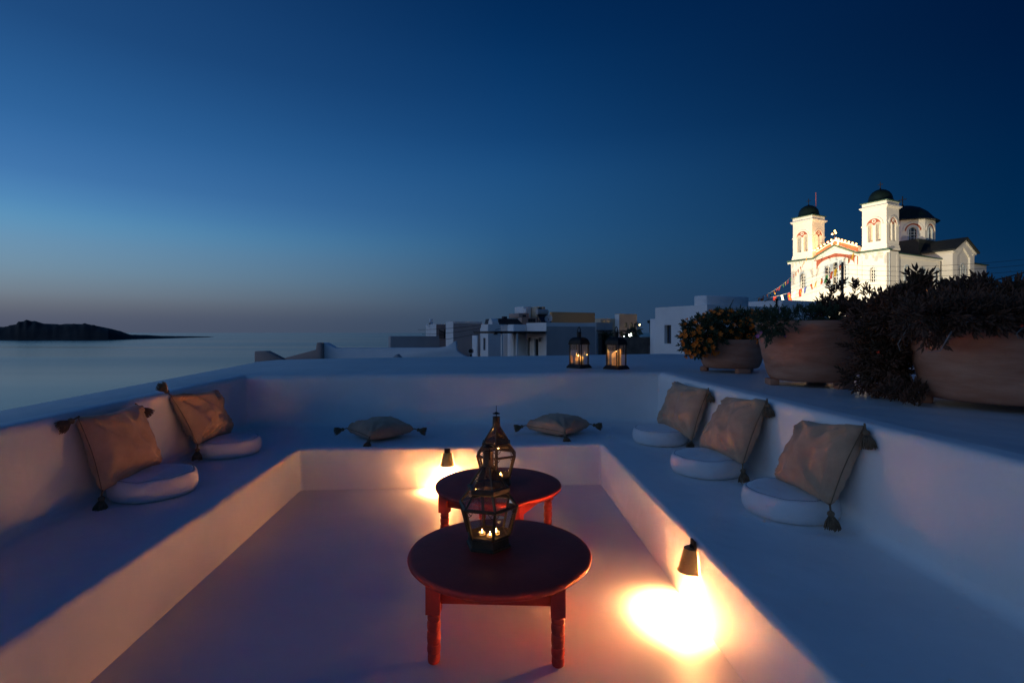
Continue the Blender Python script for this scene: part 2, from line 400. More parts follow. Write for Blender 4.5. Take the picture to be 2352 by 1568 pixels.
inner = [Vector((p[0], p[1], ZT)) for p in rloop(offset_quad(WQ, 0.16), 0.03, ZT)]
inner = [Vector(p) for p in rloop(offset_quad(WQ, 0.16), 0.03, ZT)]
def ringv(pts): 
    v = [bm.verts.new(p) for p in pts]; return v, [bm.edges.new((v[i], v[(i+1) % len(v)])) for i in range(len(v))]
sub = []
for i in range(len(outline)):
    a, b = Vector(outline[i]), Vector(outline[(i+1) % len(outline)]); n_ = max(1, int((b-a).length/0.6))
    sub += [a + (b-a)*(k/n_) for k in range(n_)]
vi, ei = ringv(inner); vo, eo = ringv([(p.x, p.y, ZT) for p in sub])
bmesh.ops.triangle_fill(bm, edges=ei+eo, use_beauty=True)
cen = Vector((0.5, 4)); prev = vo
for o_, dz in ((0.025, -0.01), (0.045, -0.04), (0.06, -0.1), (0.06, -5.0)):
    nv = []
    for i, p in enumerate(sub):
        t = (sub[(i+1) % len(sub)] - sub[i-1]).normalized(); nn = Vector((-t.y, t.x)); nn = nn if nn.dot(p-cen) > 0 else -nn
        nv.append(bm.verts.new((p.x+nn.x*o_, p.y+nn.y*o_, ZT+dz)))
    for i in range(len(sub)): bm.faces.new((prev[i], prev[(i+1) % len(sub)], nv[(i+1) % len(sub)], nv[i]))
    prev = nv
bmesh.ops.recalc_face_normals(bm, faces=bm.faces)
me = bpy.data.meshes.new('roof_deck'); bm.to_mesh(me); bm.free(); me.shade_smooth(); me.materials.append(M['deck'])
tag(link('roof_deck', me), kind='structure')

# ------------------------------------------------------------------ houses
TA = R(27.93); dL = Vector((-math.sin(TA), math.cos(TA))); dR = Vector((math.cos(TA), math.sin(TA)))
def along(px, c, d):                        # length t so that c + t d projects onto column px
    k = (px - CX) / F_; return (c.x - k*c.y) / (k*d.y - d.x)
def frame_box(xc, Y, xl, xr):
    c = Vector(((xc-CX)/F_*Y, Y)); return c, along(xl, c, dL), along(xr, c, dR)
def zat(y, Y): return CAMZ + (HY-y)/F_*Y
class House:
    def __init__(s, name, label, cat, xc, Y, xl, xr, yt, zb, m, wall_mat2=None, L=None, Rr=None, body='wall', bev=0.06):
        s.c, l, r = frame_box(xc, Y, xl, xr); s.L = L or l; s.R = Rr or r; s.Y = Y; s.zb = zb; s.zt = zat(yt, Y)
        s.root = empty(name, (s.c.x, s.c.y, zb), label, cat, rz=TA)
        s.h = s.zt - zb; s.mat = m
        s.wall = MB().box(0, s.R, 0, s.L, 0, s.h).build(body, m, s.root)
        s.cutter = MB(); s.todo = []; s.bev = bev
    def left(s, px, py):                    # pixel on the left face -> (y, z) local
        t = along(px, s.c, dL); Y = s.c.y + t*dL.y; return t, zat(py, Y) - s.zb
    def right(s, px, py):
        t = along(px, s.c, dR); Y = s.c.y + t*dR.y; return t, zat(py, Y) - s.zb
    def opening(s, face, x0, y0, x1, y1, depth=0.18, kind='window', arch=False, pane=None, bars=1):
        f = s.left if face == 'l' else s.right
        a0, z1 = f(x0, y0); a1, _ = f(x1, y0); _, z0 = f((x0+x1)/2, y1)
        if a0 > a1: a0, a1 = a1, a0
        z0 = max(z0, 0.02)
        mk = (lambda a, b, c, d, e, g: MB().box(c, d, a, b, e, g)) if face == 'l' else (lambda a, b, c, d, e, g: MB().box(a, b, c, d, e, g))
        if arch:
            r = (a1-a0)/2; m_ = (a0+a1)/2; pts = [(a0, z0), (a1, z0)] + [(m_+r*math.cos(math.pi*k/8), z1-r+r*math.sin(math.pi*k/8)) for k in range(9)]
            p3 = [(-0.05, a, z) for a, z in pts] if face == 'l' else [(a, -0.05, z) for a, z in pts]
            s.cutter.prism(p3, (depth+0.05, 0, 0) if face == 'l' else (0, depth+0.05, 0))
        else: s.cutter.join(mk(a0, a1, -0.05, depth, z0, z1))
        s.todo.append((kind, mk, a0, a1, z0, z1, depth, pane, bars))
    def done(s):
        if s.cutter.v: cut(s.wall, s.cutter)
        elif s.bev: bevel(s.wall, s.bev)
        for kind, mk, a0, a1, z0, z1, d, pane, bars in s.todo:
            w_ = a1-a0; fr_ = min(0.06, w_*0.14)
            m_ = MB().join(mk(a0, a0+fr_, d-0.07, d-0.004, z0, z1)).join(mk(a1-fr_, a1, d-0.07, d-0.004, z0, z1)).join(mk(a0+fr_, a1-fr_, d-0.07, d-0.004, z1-fr_, z1)).join(mk(a0+fr_, a1-fr_, d-0.07, d-0.004, z0, z0+fr_))
            for b in range(1, bars+1):
                c_ = a0 + w_*b/(bars+1); m_.join(mk(c_-fr_*.4, c_+fr_*.4, d-0.06, d-0.004, z0+fr_, z1-fr_))
            fo = m_.build(kind, M['wood'] if pane != 'light' else M['house'], s.root)
            mk(a0+fr_*.9, a1-fr_*.9, d-0.035, d-0.002, z0+fr_*.9, z1-fr_*.9).build('pane' if kind == 'window' else 'door_leaf', M['shutter'] if pane == 'blue' else M['pane'], fo)
        return s
    def block(s, name, x0, x1, y0, y1, z0, z1, m=None, bv=0.03):
        return bevel(MB().box(x0, x1, y0, y1, z0, z1).build(name, m or s.mat, s.root), bv, 1)
ZG = -3.0
def gz(h, Y=0): return h
# far left, by the sea
h = House('house', 'small white house with rosy side wall and slim chimney, leftmost above the sea', 'house', 1002, 110, 978, 1024, 744, -6, M['house'])
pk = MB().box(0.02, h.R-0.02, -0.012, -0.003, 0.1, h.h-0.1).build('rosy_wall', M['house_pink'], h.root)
a, _ = h.left(984, 745); ch = h.block('chimney', 0.3, 0.9, a-0.3, a+0.3, h.h-0.3, h.h+1.15)
h.opening('l', 984.5, 741, 986, 752); h.opening('r', 1013, 760, 1023, 764, kind='window'); h.done()
h = House('house', 'pale block house with bright end wall and long shade-toned side left of the stepped house', 'house', 1041, 80, 1024, 1107, 738, -5, M['house'])
MB().box(0.02, h.R-0.02, -0.012, -0.003, 0.1, h.h-0.3).build('shade_toned_wall', M['house_grey'], h.root)  # thin grey sheet puts the dusk shade into this side's colour
h.opening('r', 1060.5, 764, 1071.5, 780, bars=1); h.done()
h = House('house', 'low flat taupe building behind the stepped parapet, nearest the water', 'house', 897, 58, 892, 1010, 772, -5, M['house_grey'])
h.done()
st = empty('stair_rail', P(1016, 778, 57), 'small black iron stair railing beside the low taupe building', 'railing')
mb = MB(); o0 = P(1016, 778, 57)
for k in range(7): mb.tube([P(1009.5+k*2, 778, 57), P(1009.5+k*2, 758+abs(k-1)*0.6, 57)], 0.03, 4)
mb.tube([P(1008, 770, 57), P(1023, 770, 57)], 0.03, 4).tube([P(1008, 757, 57), P(1019, 764, 57)], 0.03, 4).tube([P(1021.6, 756, 57), P(1021.6, 777, 57)], 0.07, 4)
mb.build('rail', M['iron'], st, org=o0)
# stepped house
h = House('house', 'white stepped house with two slit windows in its bright end wall', 'house', 1121.2, 42, 1105, 1164, 744.6, -3.5, M['house'])
h.block('lower_wing', 0.5, h.R-1, h.L+0.004, h.left(1090.3, 744)[0], 0, zat(752.5, 43)+3.5)
h.block('porch_wing', 0.3, h.R-1.5, h.left(1090.3, 744)[0]+0.004, h.left(1079.7, 744)[0], 0, zat(770, 44.5)+3.5)
h.opening('l', 1109.5, 776, 1115, 804, bars=1, pane='blue'); h.done()
wl, wz1 = h.left(1096.5, 780); _, wz0 = h.left(1096.5, 804)
f_ = MB().box(0.44, 0.497, wl-0.16, wl+0.16, wz0, wz1).build('window', M['wood'], h.root)
MB().box(0.425, 0.438, wl-0.11, wl+0.11, wz0+.05, wz1-.05).build('pane', M['shutter'], f_)
mb = MB().box(h.R*.28, h.R*.28+0.3, -0.15, -0.003, zat(768, 43)+3.5, zat(765.5, 43)+3.5).build('vent_hood', M['wood'], h.root)
# flat block with porch
h = House('house', 'flat roofed house with shade-toned side, slatted porch and bright door wall behind the candle lantern', 'house', 1254.7, 34, 1209, 1368.5, 740.5, -2.5, M['house'])
MB().box(0.02, h.R-0.02, -0.012, -0.003, 0.1, h.h-0.25).build('shade_toned_wall', M['house_grey'], h.root)  # grey skin paints in shade on the face turned from the glow
h.opening('r', 1298, 779, 1311, 817, kind='door', bars=0); h.opening('l', 1227.5, 778, 1236.5, 818, kind='door', bars=0); h.opening('l', 1210.5, 780, 1216.5, 818, kind='door', bars=0)
h.done()
for px in (1220.5, 1244.5):
    a, z = h.left(px, 777); MB().lathe([(0.06, -0.22), (0.09, 0.0), (0.02, 0.06)], 8, (-0.16, a, z)).box(-0.16, -0.005, a-0.015, a+0.015, z+0.03, z+0.06).build('wall_lantern', M['wood'], h.root)
zpr = zat(762.3, 33) + 2.5
pr = MB().box(-3.9, -0.01, -0.1, h.L+0.3, zpr, zpr+0.05).build('porch_roof', M['slate'], h.root)
for k in range(12): MB().box(-3.85+k*0.33, -3.79+k*0.33, -0.16, h.L+0.3, zpr-0.09, zpr-0.004).build('rafter', M['wood'], pr)
for s_ in (3.23, 2.17): MB().box(-s_-0.05, -s_+0.05, -0.05, 0.05, 0, zpr-0.094).build('post', M['house'], h.root)
h.block('front_block', -1.02, -0.01, h.L+0.004, h.L+0.9, 0, zat(744.8, 35.8)+2.5)
h.block('parapet', -0.9, 0.6, h.L+0.904, h.L+2.2, 0, zat(746, 36)+2.5, M['house_grey'])
roof_h = h
# satellite dish + solar water heater on that roof
d0 = P(1260, 739, 35.2); dd = empty('satellite_dish', d0, 'round satellite dish on the flat grey roof in front of the ochre wall', 'satellite dish')
mb = MB().lathe([(0.005, -0.10), (0.12, -0.09), (0.2, -0.05), (0.27, 0.02)], 20, cap1=False); 
q = Matrix.Translation((0, 0, 0.22)) @ Vector((-0.25, -0.9, 0.35)).to_track_quat('Z', 'Y').to_matrix().to_4x4()
mb.v = [tuple(q @ Vector(v)) for v in mb.v]; mb.build('dish', M['house_grey'], dd, smooth=True)
MB().tube([(0, 0.06, -0.02), (0, 0.06, 0.22)], 0.02, 6).tube([(0.02, -0.02, 0.06), (-0.09, -0.34, 0.30)], 0.01, 4).build('mast', M['iron'], dd)
d0 = P(1245, 740, 45); dd = empty('solar_water_heater', d0, 'solar water heater with drum tank on the roof left of the dish', 'water heater')
MB().lathe([(0.05, -0.55), (0.24, -0.52), (0.24, 0.52), (0.05, 0.55)], 14).build('tank', M['house_grey'], dd).rotation_euler = (0, R(90), TA); dd.children[0].location = (0, 0, 0.88)
pn = MB().box(-0.5, 0.5, -0.7, 0.7, -0.04, 0.04).build('collector', M['pane'], dd); pn.location = (0.1, -0.3, 0.42); pn.rotation_euler = (R(38), 0, 0.4)
MB().bar((-0.4, 0.1, 0), (-0.4, 0.1, 0.7), 0.05).bar((0.4, 0.1, 0), (0.4, 0.1, 0.7), 0.05).bar((-0.4, 0.1, 0.5), (0.4, 0.1, 0.5), 0.05).build('stand', M['iron'], dd)
# small house with dark gable behind
g0 = P(1146, 746, 50); gr = empty('house', (g0.x, g0.y, -2), 'small white house with dark pitched roof behind the porch house', 'house', rz=TA)
gh = g0.z + 2; MB().box(0, 2.6, 0, 3.0, 0, gh).build('wall', M['house'], gr)
MB().prism([(-0.15, 0, gh+0.004), (2.75, 0, gh+0.004), (2.0, 0, gh+0.62), (0.0, 0, gh+0.62)], (0, 3.0, 0)).build('roof', M['slate'], gr)
MB().prism([(0, -0.05, gh-0.1), (0, 0.9, gh-0.1)] + [(0, 0.45+0.475*math.cos(math.pi*k/8)+.0, gh+0.1+0.5*math.sin(math.pi*k/8)) for k in range(9)], (-0.7, 0, 0)).build('vault', M['house'], gr)
MB().box(0.9, 1.3, 0.8, 1.2, gh+0.6, gh+0.85).build('chimney', M['slate'], gr)
# ochre wall house and the stack of far roofs
h = House('house', 'ochre plastered house, windowless wall above the flat grey roof', 'house', 1268, 55, 1262, 1367, 716, -2, M['ochre'], body='wall')
h.done()
h = House('house', 'rosy far house with roof terrace left of the ochre wall', 'house', 1198, 72, 1191, 1266, 729, -2, M['house_pink'])
h.opening('r', 1213, 731.5, 1231, 740, bars=2); h.opening('r', 1237, 733, 1252, 740, bars=2)
h.done()
def on_right(px): return along(px, h.c, dR)
b_ = h.block('upper_room', 0.1, on_right(1223), 1.0, 4, h.h+0.004, zat(719, 73)+2); bb = MB().box(on_right(1208), on_right(1216), 0.93, 0.995, zat(727, 73)+2, zat(723, 73)+2).build('window', M['pane'], h.root)
h.block('chimney', on_right(1217), on_right(1221.5), 1.2, 1.7, zat(719, 74)+2.004, zat(709, 74)+2, M['house'])
h.block('stair_tower', on_right(1228.5), on_right(1246), 3.2, 6, h.h+0.004, zat(704, 76)+2, M['house'])
h.block('stair_tower', on_right(1247.5), on_right(1266), 1.6, 4.5, h.h+0.004, zat(704, 75)+2, M['beige'])
MB().box(on_right(1250), on_right(1257), 1.53, 1.597, zat(715, 75)+2, zat(706, 75)+2).build('window', M['pane'], h.root)
# block right of the flat house
h = House('house', 'dark blue grey wall with a shadowed doorway just right of the flat roofed house', 'house', 1369.5, 40, 1368.6, 1407, 740.5, -2.5, M['house_grey'], L=4)
h.opening('r', 1374, 766, 1403, 816, kind='door', bars=0, depth=0.6); h.done()
MB().box(-0.02, h.R+1.8, -0.5, -0.006, zat(759.5, 40)+2.5, zat(758, 40)+2.5).build('canopy', M['slate'], h.root)
# beige tower house
h = House('house', 'beige two storey house with two arched windows near the street light', 'house', 1422.5, 95, 1412, 1463, 720.5, -3, M['beige'])
h.opening('r', 1435, 740, 1441, 752, arch=True, bars=1); h.opening('r', 1447.5, 740, 1453.5, 752, arch=True, bars=1); h.done()
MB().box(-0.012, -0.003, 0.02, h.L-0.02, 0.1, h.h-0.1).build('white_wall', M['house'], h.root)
h.block('side_wing', -3.3, -0.02, 1.2, 6, 0, zat(731, 94)+3); MB().box(-1.9, -1.2, 1.13, 1.197, zat(751, 94)+3, zat(737, 94)+3).build('window', M['pane'], h.root)
MB().box(-3.1, -2.3, 1.13, 1.197, zat(751, 94)+3, zat(737, 94)+3).build('window', M['pane'], h.root)
# big white house at right
h = House('house', 'large white cube house with one slit window behind the flower pot', 'house', 1624, 22, 1505, 1800, 699.6, -3, M['house'])
h.opening('l', 1526, 746.5, 1541.5, 789, depth=0.25, bars=1, pane='blue')
h.done()
h.block('upper_room', 0.15, along(1727, h.c, dR), 0.15, along(1588, h.c, dL), h.h+0.004, zat(677.5, 22.2)+3)
ll = along(1471, h.c, dL); h.block('low_wing', 0.6, 3, h.L+0.004, ll, 0, zat(731, 25)+3)
h = House('house', 'pale roof terrace house in front of the floodlit church', 'house', 1796, 33, 1640, 1905, 688.4, -1, M['house'])
a, _ = h.left(1785, 690); MB().tube([(-0.06, a, h.h-1.2), (-0.06, a, h.h-0.05)], 0.05, 6).lathe([(0.05, 0), (0.11, 0.08), (0.11, 0.14)], 8, (-0.06, a, h.h-0.05)).build('vent_pipe', M['iron'], h.root)
mb = MB(); a, z = h.left(1768, 703)
mb.tube([(-0.05, a+0.62*math.cos(t), h.h-0.55+0.62*math.sin(t)) for t in [math.pi*k/10 for k in range(3, 16)]], 0.02, 5).build('cable_loop', M['wire'], h.root)
h.done()
# stone garden wall and terrace of neighbours
mb = MB()
def slab(pts, Y, th, zb=None): return MB().prism([P(x, y, Y) for x, y in pts], (0, th, 0))
o = slab([(1438, 775), (1507, 773.5), (1507, 792), (1490, 793), (1490, 815), (1438, 815)], 26, 0.5).build('stone_wall', M['stone']); tag(o, 'dark rough stone wall behind the second candle lantern', 'wall')
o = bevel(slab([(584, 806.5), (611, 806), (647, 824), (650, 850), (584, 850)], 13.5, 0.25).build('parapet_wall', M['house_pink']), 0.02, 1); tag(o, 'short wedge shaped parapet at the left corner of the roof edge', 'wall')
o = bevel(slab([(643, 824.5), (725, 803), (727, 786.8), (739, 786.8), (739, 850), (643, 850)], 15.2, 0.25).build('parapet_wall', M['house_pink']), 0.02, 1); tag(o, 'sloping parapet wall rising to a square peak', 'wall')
o = bevel(slab([(739.4, 786.8), (748, 787), (770, 799), (1005, 798.5), (1026, 795), (1047, 782), (1050, 806), (1062, 814), (1078, 823), (1078, 850), (739.4, 850)], 15.4, 0.3).build('parapet_wall', M['house']), 0.02, 1); tag(o, 'long neighbouring parapet with a horn shaped corner at each end', 'wall')
o = bevel(slab([(900, 822), (911, 812.5), (920, 822), (920, 840), (900, 840)], 14.2, 0.3).build('chimney_cap', M['house_grey']), 0.02, 1); tag(o, 'small pointed masonry cap on the neighbouring roof', 'chimney')
fan = empty('ventilator', P(1081, 806, 24), 'round wall ventilator beside the stepped house', 'fan')
MB().lathe([(0.02, 0), (0.1, 0.02)], 16).build('hub', M['iron'], fan).rotation_euler = (R(90), 0, 0)
MB().lathe([(0.10, -0.05), (0.14, -0.05), (0.14, 0.05), (0.10, 0.05), (0.10, -0.05)], 18, cap0=False, cap1=False).build('housing', M['house_grey'], fan).rotation_euler = (R(90), 0, 0)
MB().tube([(0, 0.1, -0.6), (0, 0.1, 0)], 0.04, 5).build('bracket', M['iron'], fan)

# ------------------------------------------------------------------ church
CY = 77.0; C0 = Vector(((2037-CX)/F_*CY, CY)); ZC = 4.2
church = empty('church', (C0.x, C0.y, ZC), 'floodlit white church with two bell towers and a dark green dome', 'church', rz=TA)
FW, BL = 15.0, 33.0                        # facade width (local y), length (local x)
def fac(px, py):
    t = along(px, C0, dL); return t, zat(py, C0.y + t*dL.y) - ZC
def sid(px, py, w_=0.0):
    c = C0 + w_*Vector((math.sin(TA), -math.cos(TA))); t = along(px, c, dR); return t, zat(py, c.y + t*dR.y) - ZC
ZE = 13.78 - ZC; GC = 7.5; ZG1 = 15.5 - ZC; ZP = 16.55 - ZC
def archp(c, hw, z0, zs, n=10): return [(c-hw, z0), (c+hw, z0)] + [(c+hw*math.cos(math.pi*k/n), zs+hw*math.sin(math.pi*k/n)) for k in range(n+1)]
def on_x(pts, x=0.0): return [(x, a, z) for a, z in pts]
def on_y(pts, y=0.0): return [(a, y, z) for a, z in pts]
body = MB().prism([(0, 0, -4), (0, FW, -4), (0, FW, ZE), (0, 11.0, ZE), (0, GC, ZG1), (0, 4.0, ZE), (0, 0, ZE)], (3.2, 0, 0)).build('front_wall', M['church'], church)
nave = MB().box(3.2, BL, 0.35, FW-0.35, -4, ZE-0.25).build('nave_wall', M['church'], church)
cutf, wins = MB(), []
# facade windows: two arched, one triple
for (x0, x1, yt, yb) in ((1835, 1854, 625.5, 661), (1995, 2014, 611, 647.5)):
    a1, zt = fac(x0, yt); a0, _ = fac(x1, yt); _, zb = fac((x0+x1)/2, yb)
    c_, hw = (a0+a1)/2, (a1-a0)/2*0.62
    wins.append(('x', c_, hw, zb, zt-hw-0.25, (a1-a0)/2))
for kind, c_, hw, zb, zs, ow in wins:
    cutf.prism(on_x(archp(c_, hw, zb, zs), -0.05), (0.4, 0, 0))
tc_, tz = fac(1919, 600); _, tzb = fac(1919, 659)
for dx in (-1.25, 0, 1.25): cutf.prism(on_x(archp(tc_+dx, 0.38, tzb+0.2, tz-1.0+(0.45 if dx == 0 else 0)), -0.05), (0.4, 0, 0))
cut(body, cutf)
def arch_window(c_, hw, zb, zs, ow, on, d, bars=True, name='window', trim=True):
    fr_ = MB()
    outer = archp(c_, ow, zb, zs); inner = archp(c_, hw, zb, zs)
    if trim:
        n = len(outer)
        for i in range(1, n-1): fr_.prism(on([inner[i], outer[i], outer[i+1], inner[i+1]], 0), d(-0.06))
        fr_.prism(on([inner[0], outer[0], outer[-1], inner[-1]], 0), d(-0.06))
        s_ = fr_.build(name, M['surround'], church)
    else: s_ = church
    pn = MB().prism(on(archp(c_, hw, zb, zs), 0.30), d(0.02))if on is on_x else MB().prism([(a, 0.30+yoff(on), z) for a, z in archp(c_, hw, zb, zs)], d(0.02))
    pn.build('pane', M['pane'], s_)
    if bars:
        m_ = MB(); base = on([(0, 0)], 0.22)[0]
        h_ = zs - zb
        def bx(a0, a1, z0, z1): m_.prism(on([(a0, z0), (a1, z0), (a1, z1), (a0, z1)], 0.22), d(0.06))
        bx(c_-0.05, c_+0.05, zb, zs+hw*0.9)
        for e in (-1, 1): bx(c_+e*(hw-0.06)-0.05, c_+e*(hw-0.06)+0.05, zb, zs)
        for k in range(5): bx(c_-hw, c_+hw, zb+h_*k/4-0.04, zb+h_*k/4+0.04)
        for a in (45, 135): 
            p0, p1 = (c_, zs), (c_+hw*math.cos(R(a)), zs+hw*math.sin(R(a)))
            t = Vector((-(p1[1]-p0[1]), p1[0]-p0[0])).normalized()*0.035
            m_.prism(on([(p0[0]-t.x, p0[1]-t.y), (p1[0]-t.x, p1[1]-t.y), (p1[0]+t.x, p1[1]+t.y), (p0[0]+t.x, p0[1]+t.y)], 0.22), d(0.06))
        m_.build('glazing_bar', M['church'], s_)
    return s_
def yoff(on): return on.__defaults__[0] if False else 0.0
for kind, c_, hw, zb, zs, ow in wins: arch_window(c_, hw, zb, zs, ow, on_x, lambda k: (k, 0, 0))
# triple window: one trim plate with three slits
m_ = MB(); zs0 = tz-1.0
pl = MB().prism(on_x([(tc_-2.1, tzb), (tc_+2.1, tzb), (tc_+2.1, zs0), (tc_+1.7, zs0+0.75)] + [(tc_+1.15*math.cos(math.pi*k/8), zs0+0.55+0.95*math.sin(math.pi*k/8)) for k in range(1, 8)] + [(tc_-1.7, zs0+0.75), (tc_-2.1, zs0)], -0.002), (-0.07, 0, 0)).build('window', M['surround'], church)
c2 = MB()
for dx in (-1.25, 0, 1.25): c2.prism(on_x(archp(tc_+dx, 0.38, tzb+0.2, tz-1.0+(0.45 if dx == 0 else 0)), 0.05), (-0.2, 0, 0))
cut(pl, c2)
for dx in (-1.25, 0, 1.25):
    MB().prism(on_x(archp(tc_+dx, 0.37, tzb+0.2, tz-1.0+(0.45 if dx == 0 else 0)), 0.28), (0.05, 0, 0)).build('pane', M['pane'], pl)
    g_ = MB().box(0.2, 0.26, tc_+dx-0.04, tc_+dx+0.04, tzb+0.2, tz-0.7)
    for k in range(6): g_.box(0.2, 0.262, tc_+dx-0.36, tc_+dx+0.36, tzb+0.5+k*0.55, tzb+0.58+k*0.55)
    g_.build('glazing_bar', M['church'], pl)
# brick red pointed arch over the triple window (two haunches of one band)
ap = fac(1919.5, 581.5)[1]; hb = zs0+0.1
outer = [(tc_-3.45, hb), (tc_-3.45, hb+1.35), (tc_, ap), (tc_+3.45, hb+1.35), (tc_+3.45, hb)]
arcv = [(tc_+2.95*math.cos(math.pi*k/16), hb+(ap-0.62-hb)*math.sin(math.pi*k/16)) for k in range(17)]
m_ = MB()
for k in range(16):
    def up(p):
        a = abs(p[0]-tc_); return (p[0], ap + (hb+1.35-ap)*a/3.45)
    m_.prism(on_x([arcv[k], up(arcv[k]), up(arcv[k+1]), arcv[k+1]], -0.002), (-0.05, 0, 0))
for e in (-1, 1): m_.prism(on_x([(tc_+e*2.95, hb), (tc_+e*3.45, hb), (tc_+e*3.45, hb+1.35), (tc_+e*2.95, ap+(hb+1.35-ap)*2.95/3.45)], -0.002), (-0.05, 0, 0))
m_.build('painted_arch', M['brick'], church)
# pilaster lines, cornice gutter following the gable
for u_ in (0.25, 3.6, 4.3, 10.7, 11.4, 14.75): MB().box(-0.10, -0.003, u_-0.18, u_+0.18, -4, ZE-0.3).build('pilaster', M['church'], church)
m_ = MB(); path = [(-0.5, ZE), (4.0, ZE), (GC, ZG1), (11.0, ZE), (FW+0.5, ZE)]
for p, q in zip(path, path[1:]): m_.prism(on_x([(p[0], p[1]), (q[0], q[1]), (q[0], q[1]+0.24), (p[0], p[1]+0.24)], -0.45), (0.9, 0, 0))
m_.build('gutter', M['green'], church)
m_ = MB()
for p, q in zip(path, path[1:]): m_.prism(on_x([(p[0], p[1]-0.3), (q[0], q[1]-0.3), (q[0], q[1]-0.004), (p[0], p[1]-0.004)], -0.25), (0.24, 0, 0))
m_.build('cornice', M['church'], church)
m_ = MB(); pp = [(4.05, ZE+0.25, ZE+1.25), (GC, ZG1+0.25, ZP), (10.6, ZE+0.45, ZE+1.3)]
for p, q in zip(pp, pp[1:]): m_.prism(on_x([(p[0], p[1]), (q[0], q[1]), (q[0], q[2]), (p[0], p[2])], 0.05), (0.7, 0, 0))
gp = m_.build('gable_parapet', M['church'], church)
m_ = MB()
for p, q in zip(pp, pp[1:]): m_.prism(on_x([(p[0], p[1]+0.12), (q[0], q[1]+0.12), (q[0], q[2]-0.18), (p[0], p[2]-0.18)], 0.046), (-0.06, 0, 0))
m_.build('painted_band', M['brick'], gp)
MB().lathe([(0.38, -0.04), (0.62, -0.04), (0.62, 0.08), (0.38, 0.08), (0.38, -0.04)], 20, cap0=False, cap1=False).build('roundel', M['church'], gp).matrix_local = Matrix.Translation((-0.05, GC, ZP-0.6)) @ Matrix.Rotation(R(90), 4, 'Y')
# bell towers
def bell_tower(y0):
    s = 3.4; x0 = 0.12; z0, z1 = ZE+0.25, 20.3-ZC; cx_, cy_ = x0+s/2, y0+s/2
    t = MB().box(x0, x0+s, y0, y0+s, z0, z1).build('bell_tower', M['church'], church)
    zi = 17.8-ZC; zb = 15.35-ZC; c_ = MB()
    for k in range(2):
        for d in (-0.56, 0.56):
            pts = archp((cy_ if k == 0 else cx_)+d, 0.36, zb, zi-0.02, 8)
            c_ = MB()
            if k == 0: c_.prism([(x0-0.1, a, z) for a, z in pts], (s+0.2, 0, 0))
            else: c_.prism([(a, y0-0.1, z) for a, z in pts], (0, s+0.2, 0))
            cut(t, c_)
    dv = [((x0, cy_), (-1, 0)), ((x0+s, cy_), (1, 0)), ((cx_, y0), (0, -1)), ((cx_, y0+s), (0, 1))]
    for (fx, fy), (nx_, ny_) in dv:
        tx, ty = -ny_, nx_
        def q(a, z, o): return (fx+tx*a+nx_*o, fy+ty*a+ny_*o, z)
        n = 14; ri, ro = 1.02, 1.28
        hood = MB()
        for k in range(n):
            a0, a1 = math.pi*k/n, math.pi*(k+1)/n
            hood.prism([q(ri*math.cos(a0), zi+ri*math.sin(a0), 0.003), q(ro*math.cos(a0), zi+ro*math.sin(a0), 0.003), q(ro*math.cos(a1), zi+ro*math.sin(a1), 0.003), q(ri*math.cos(a1), zi+ri*math.sin(a1), 0.003)], (nx_*0.14, ny_*0.14, 0))
        hood.build('arch_hood', M['church'], t)
        tym = MB().prism([q(1.0*math.cos(math.pi*k/n), zi+0.03+1.0*math.sin(math.pi*k/n), 0.002) for k in range(n+1)], (nx_*0.03, ny_*0.03, 0)).build('tympanum', M['brick'], t)
        cc = MB()
        for d in (-0.56, 0.56):
            cc = MB().prism([q(a, z, -0.2) for a, z in archp(d, 0.43, zb, zi-0.02, 8)], (nx_*0.4, ny_*0.4, 0)); cut(tym, cc)
        rr = MB().lathe([(0.15, 0), (0.27, 0), (0.27, 0.06), (0.15, 0.06), (0.15, 0)], 14, cap0=False, cap1=False)
        mt = Matrix.Translation(q(0, zi+0.62, 0.034)) @ Vector((nx_, ny_, 0)).to_track_quat('Z', 'Y').to_matrix().to_4x4()
        rr.v = [tuple(mt @ Vector(v)) for v in rr.v]; rr.build('roundel', M['church'], t)
        for d in (-1.42, 1.42):
            b = MB().prism([q(d-0.36, zi-0.1, 0.003), q(d+0.36, zi-0.1, 0.003), q(d+0.36, zi+0.08, 0.003), q(d-0.36, zi+0.08, 0.003)], (nx_*0.10, ny_*0.10, 0)); b.build('impost', M['church'], t)
    def ring(nm, o, za, zb_, m): return MB().box(x0-o, x0+s+o, y0-o, y0+s+o, za, zb_).build(nm, m, t)
    ring('plinth', 0.14, z0+0.002, z0+0.35, M['church']); ring('plinth', 0.07, z0+0.352, z0+0.75, M['church'])
    ring('cornice', 0.16, z1+0.002, z1+0.14, M['church']); ring('cornice', 0.30, z1+0.142, z1+0.34, M['church'])
    ring('attic', 0.02, z1+0.342, z1+0.95, M['church']); ring('eave', 0.22, z1+0.952, z1+1.07, M['green'])
    zd = z1+1.07
    MB().lathe([(1.95, 0), (1.72, 0.16), (1.60, 0.42), (1.56, 0.75), (1.42, 1.15), (1.15, 1.55), (0.75, 1.85), (0.35, 2.0), (0.06, 2.06)], 16, (cx_, cy_, zd)).build('dome', M['dome'], t, smooth=True, angle=35)
    zc = zd+2.02
    MB().box(cx_-.04, cx_+.04, cy_-.04, cy_+.04, zc, zc+1.15).box(cx_-.038, cx_+.038, cy_-.36, cy_+.36, zc+0.72, zc+0.80).sphere((cx_, cy_, zc+0.1), 0.12, 8, 5).build('cross', M['iron'], t)
    return t
tR = bell_tower(0.1); tL = bell_tower(11.35)
mx_, my_ = 2.5, 13.0; MB().tube([(mx_+0.3, my_-0.6, 22.9-ZC), (mx_+0.3, my_-0.6, 25.6-ZC)], 0.05, 5).build('lightning_rod', M['brick'], tL)
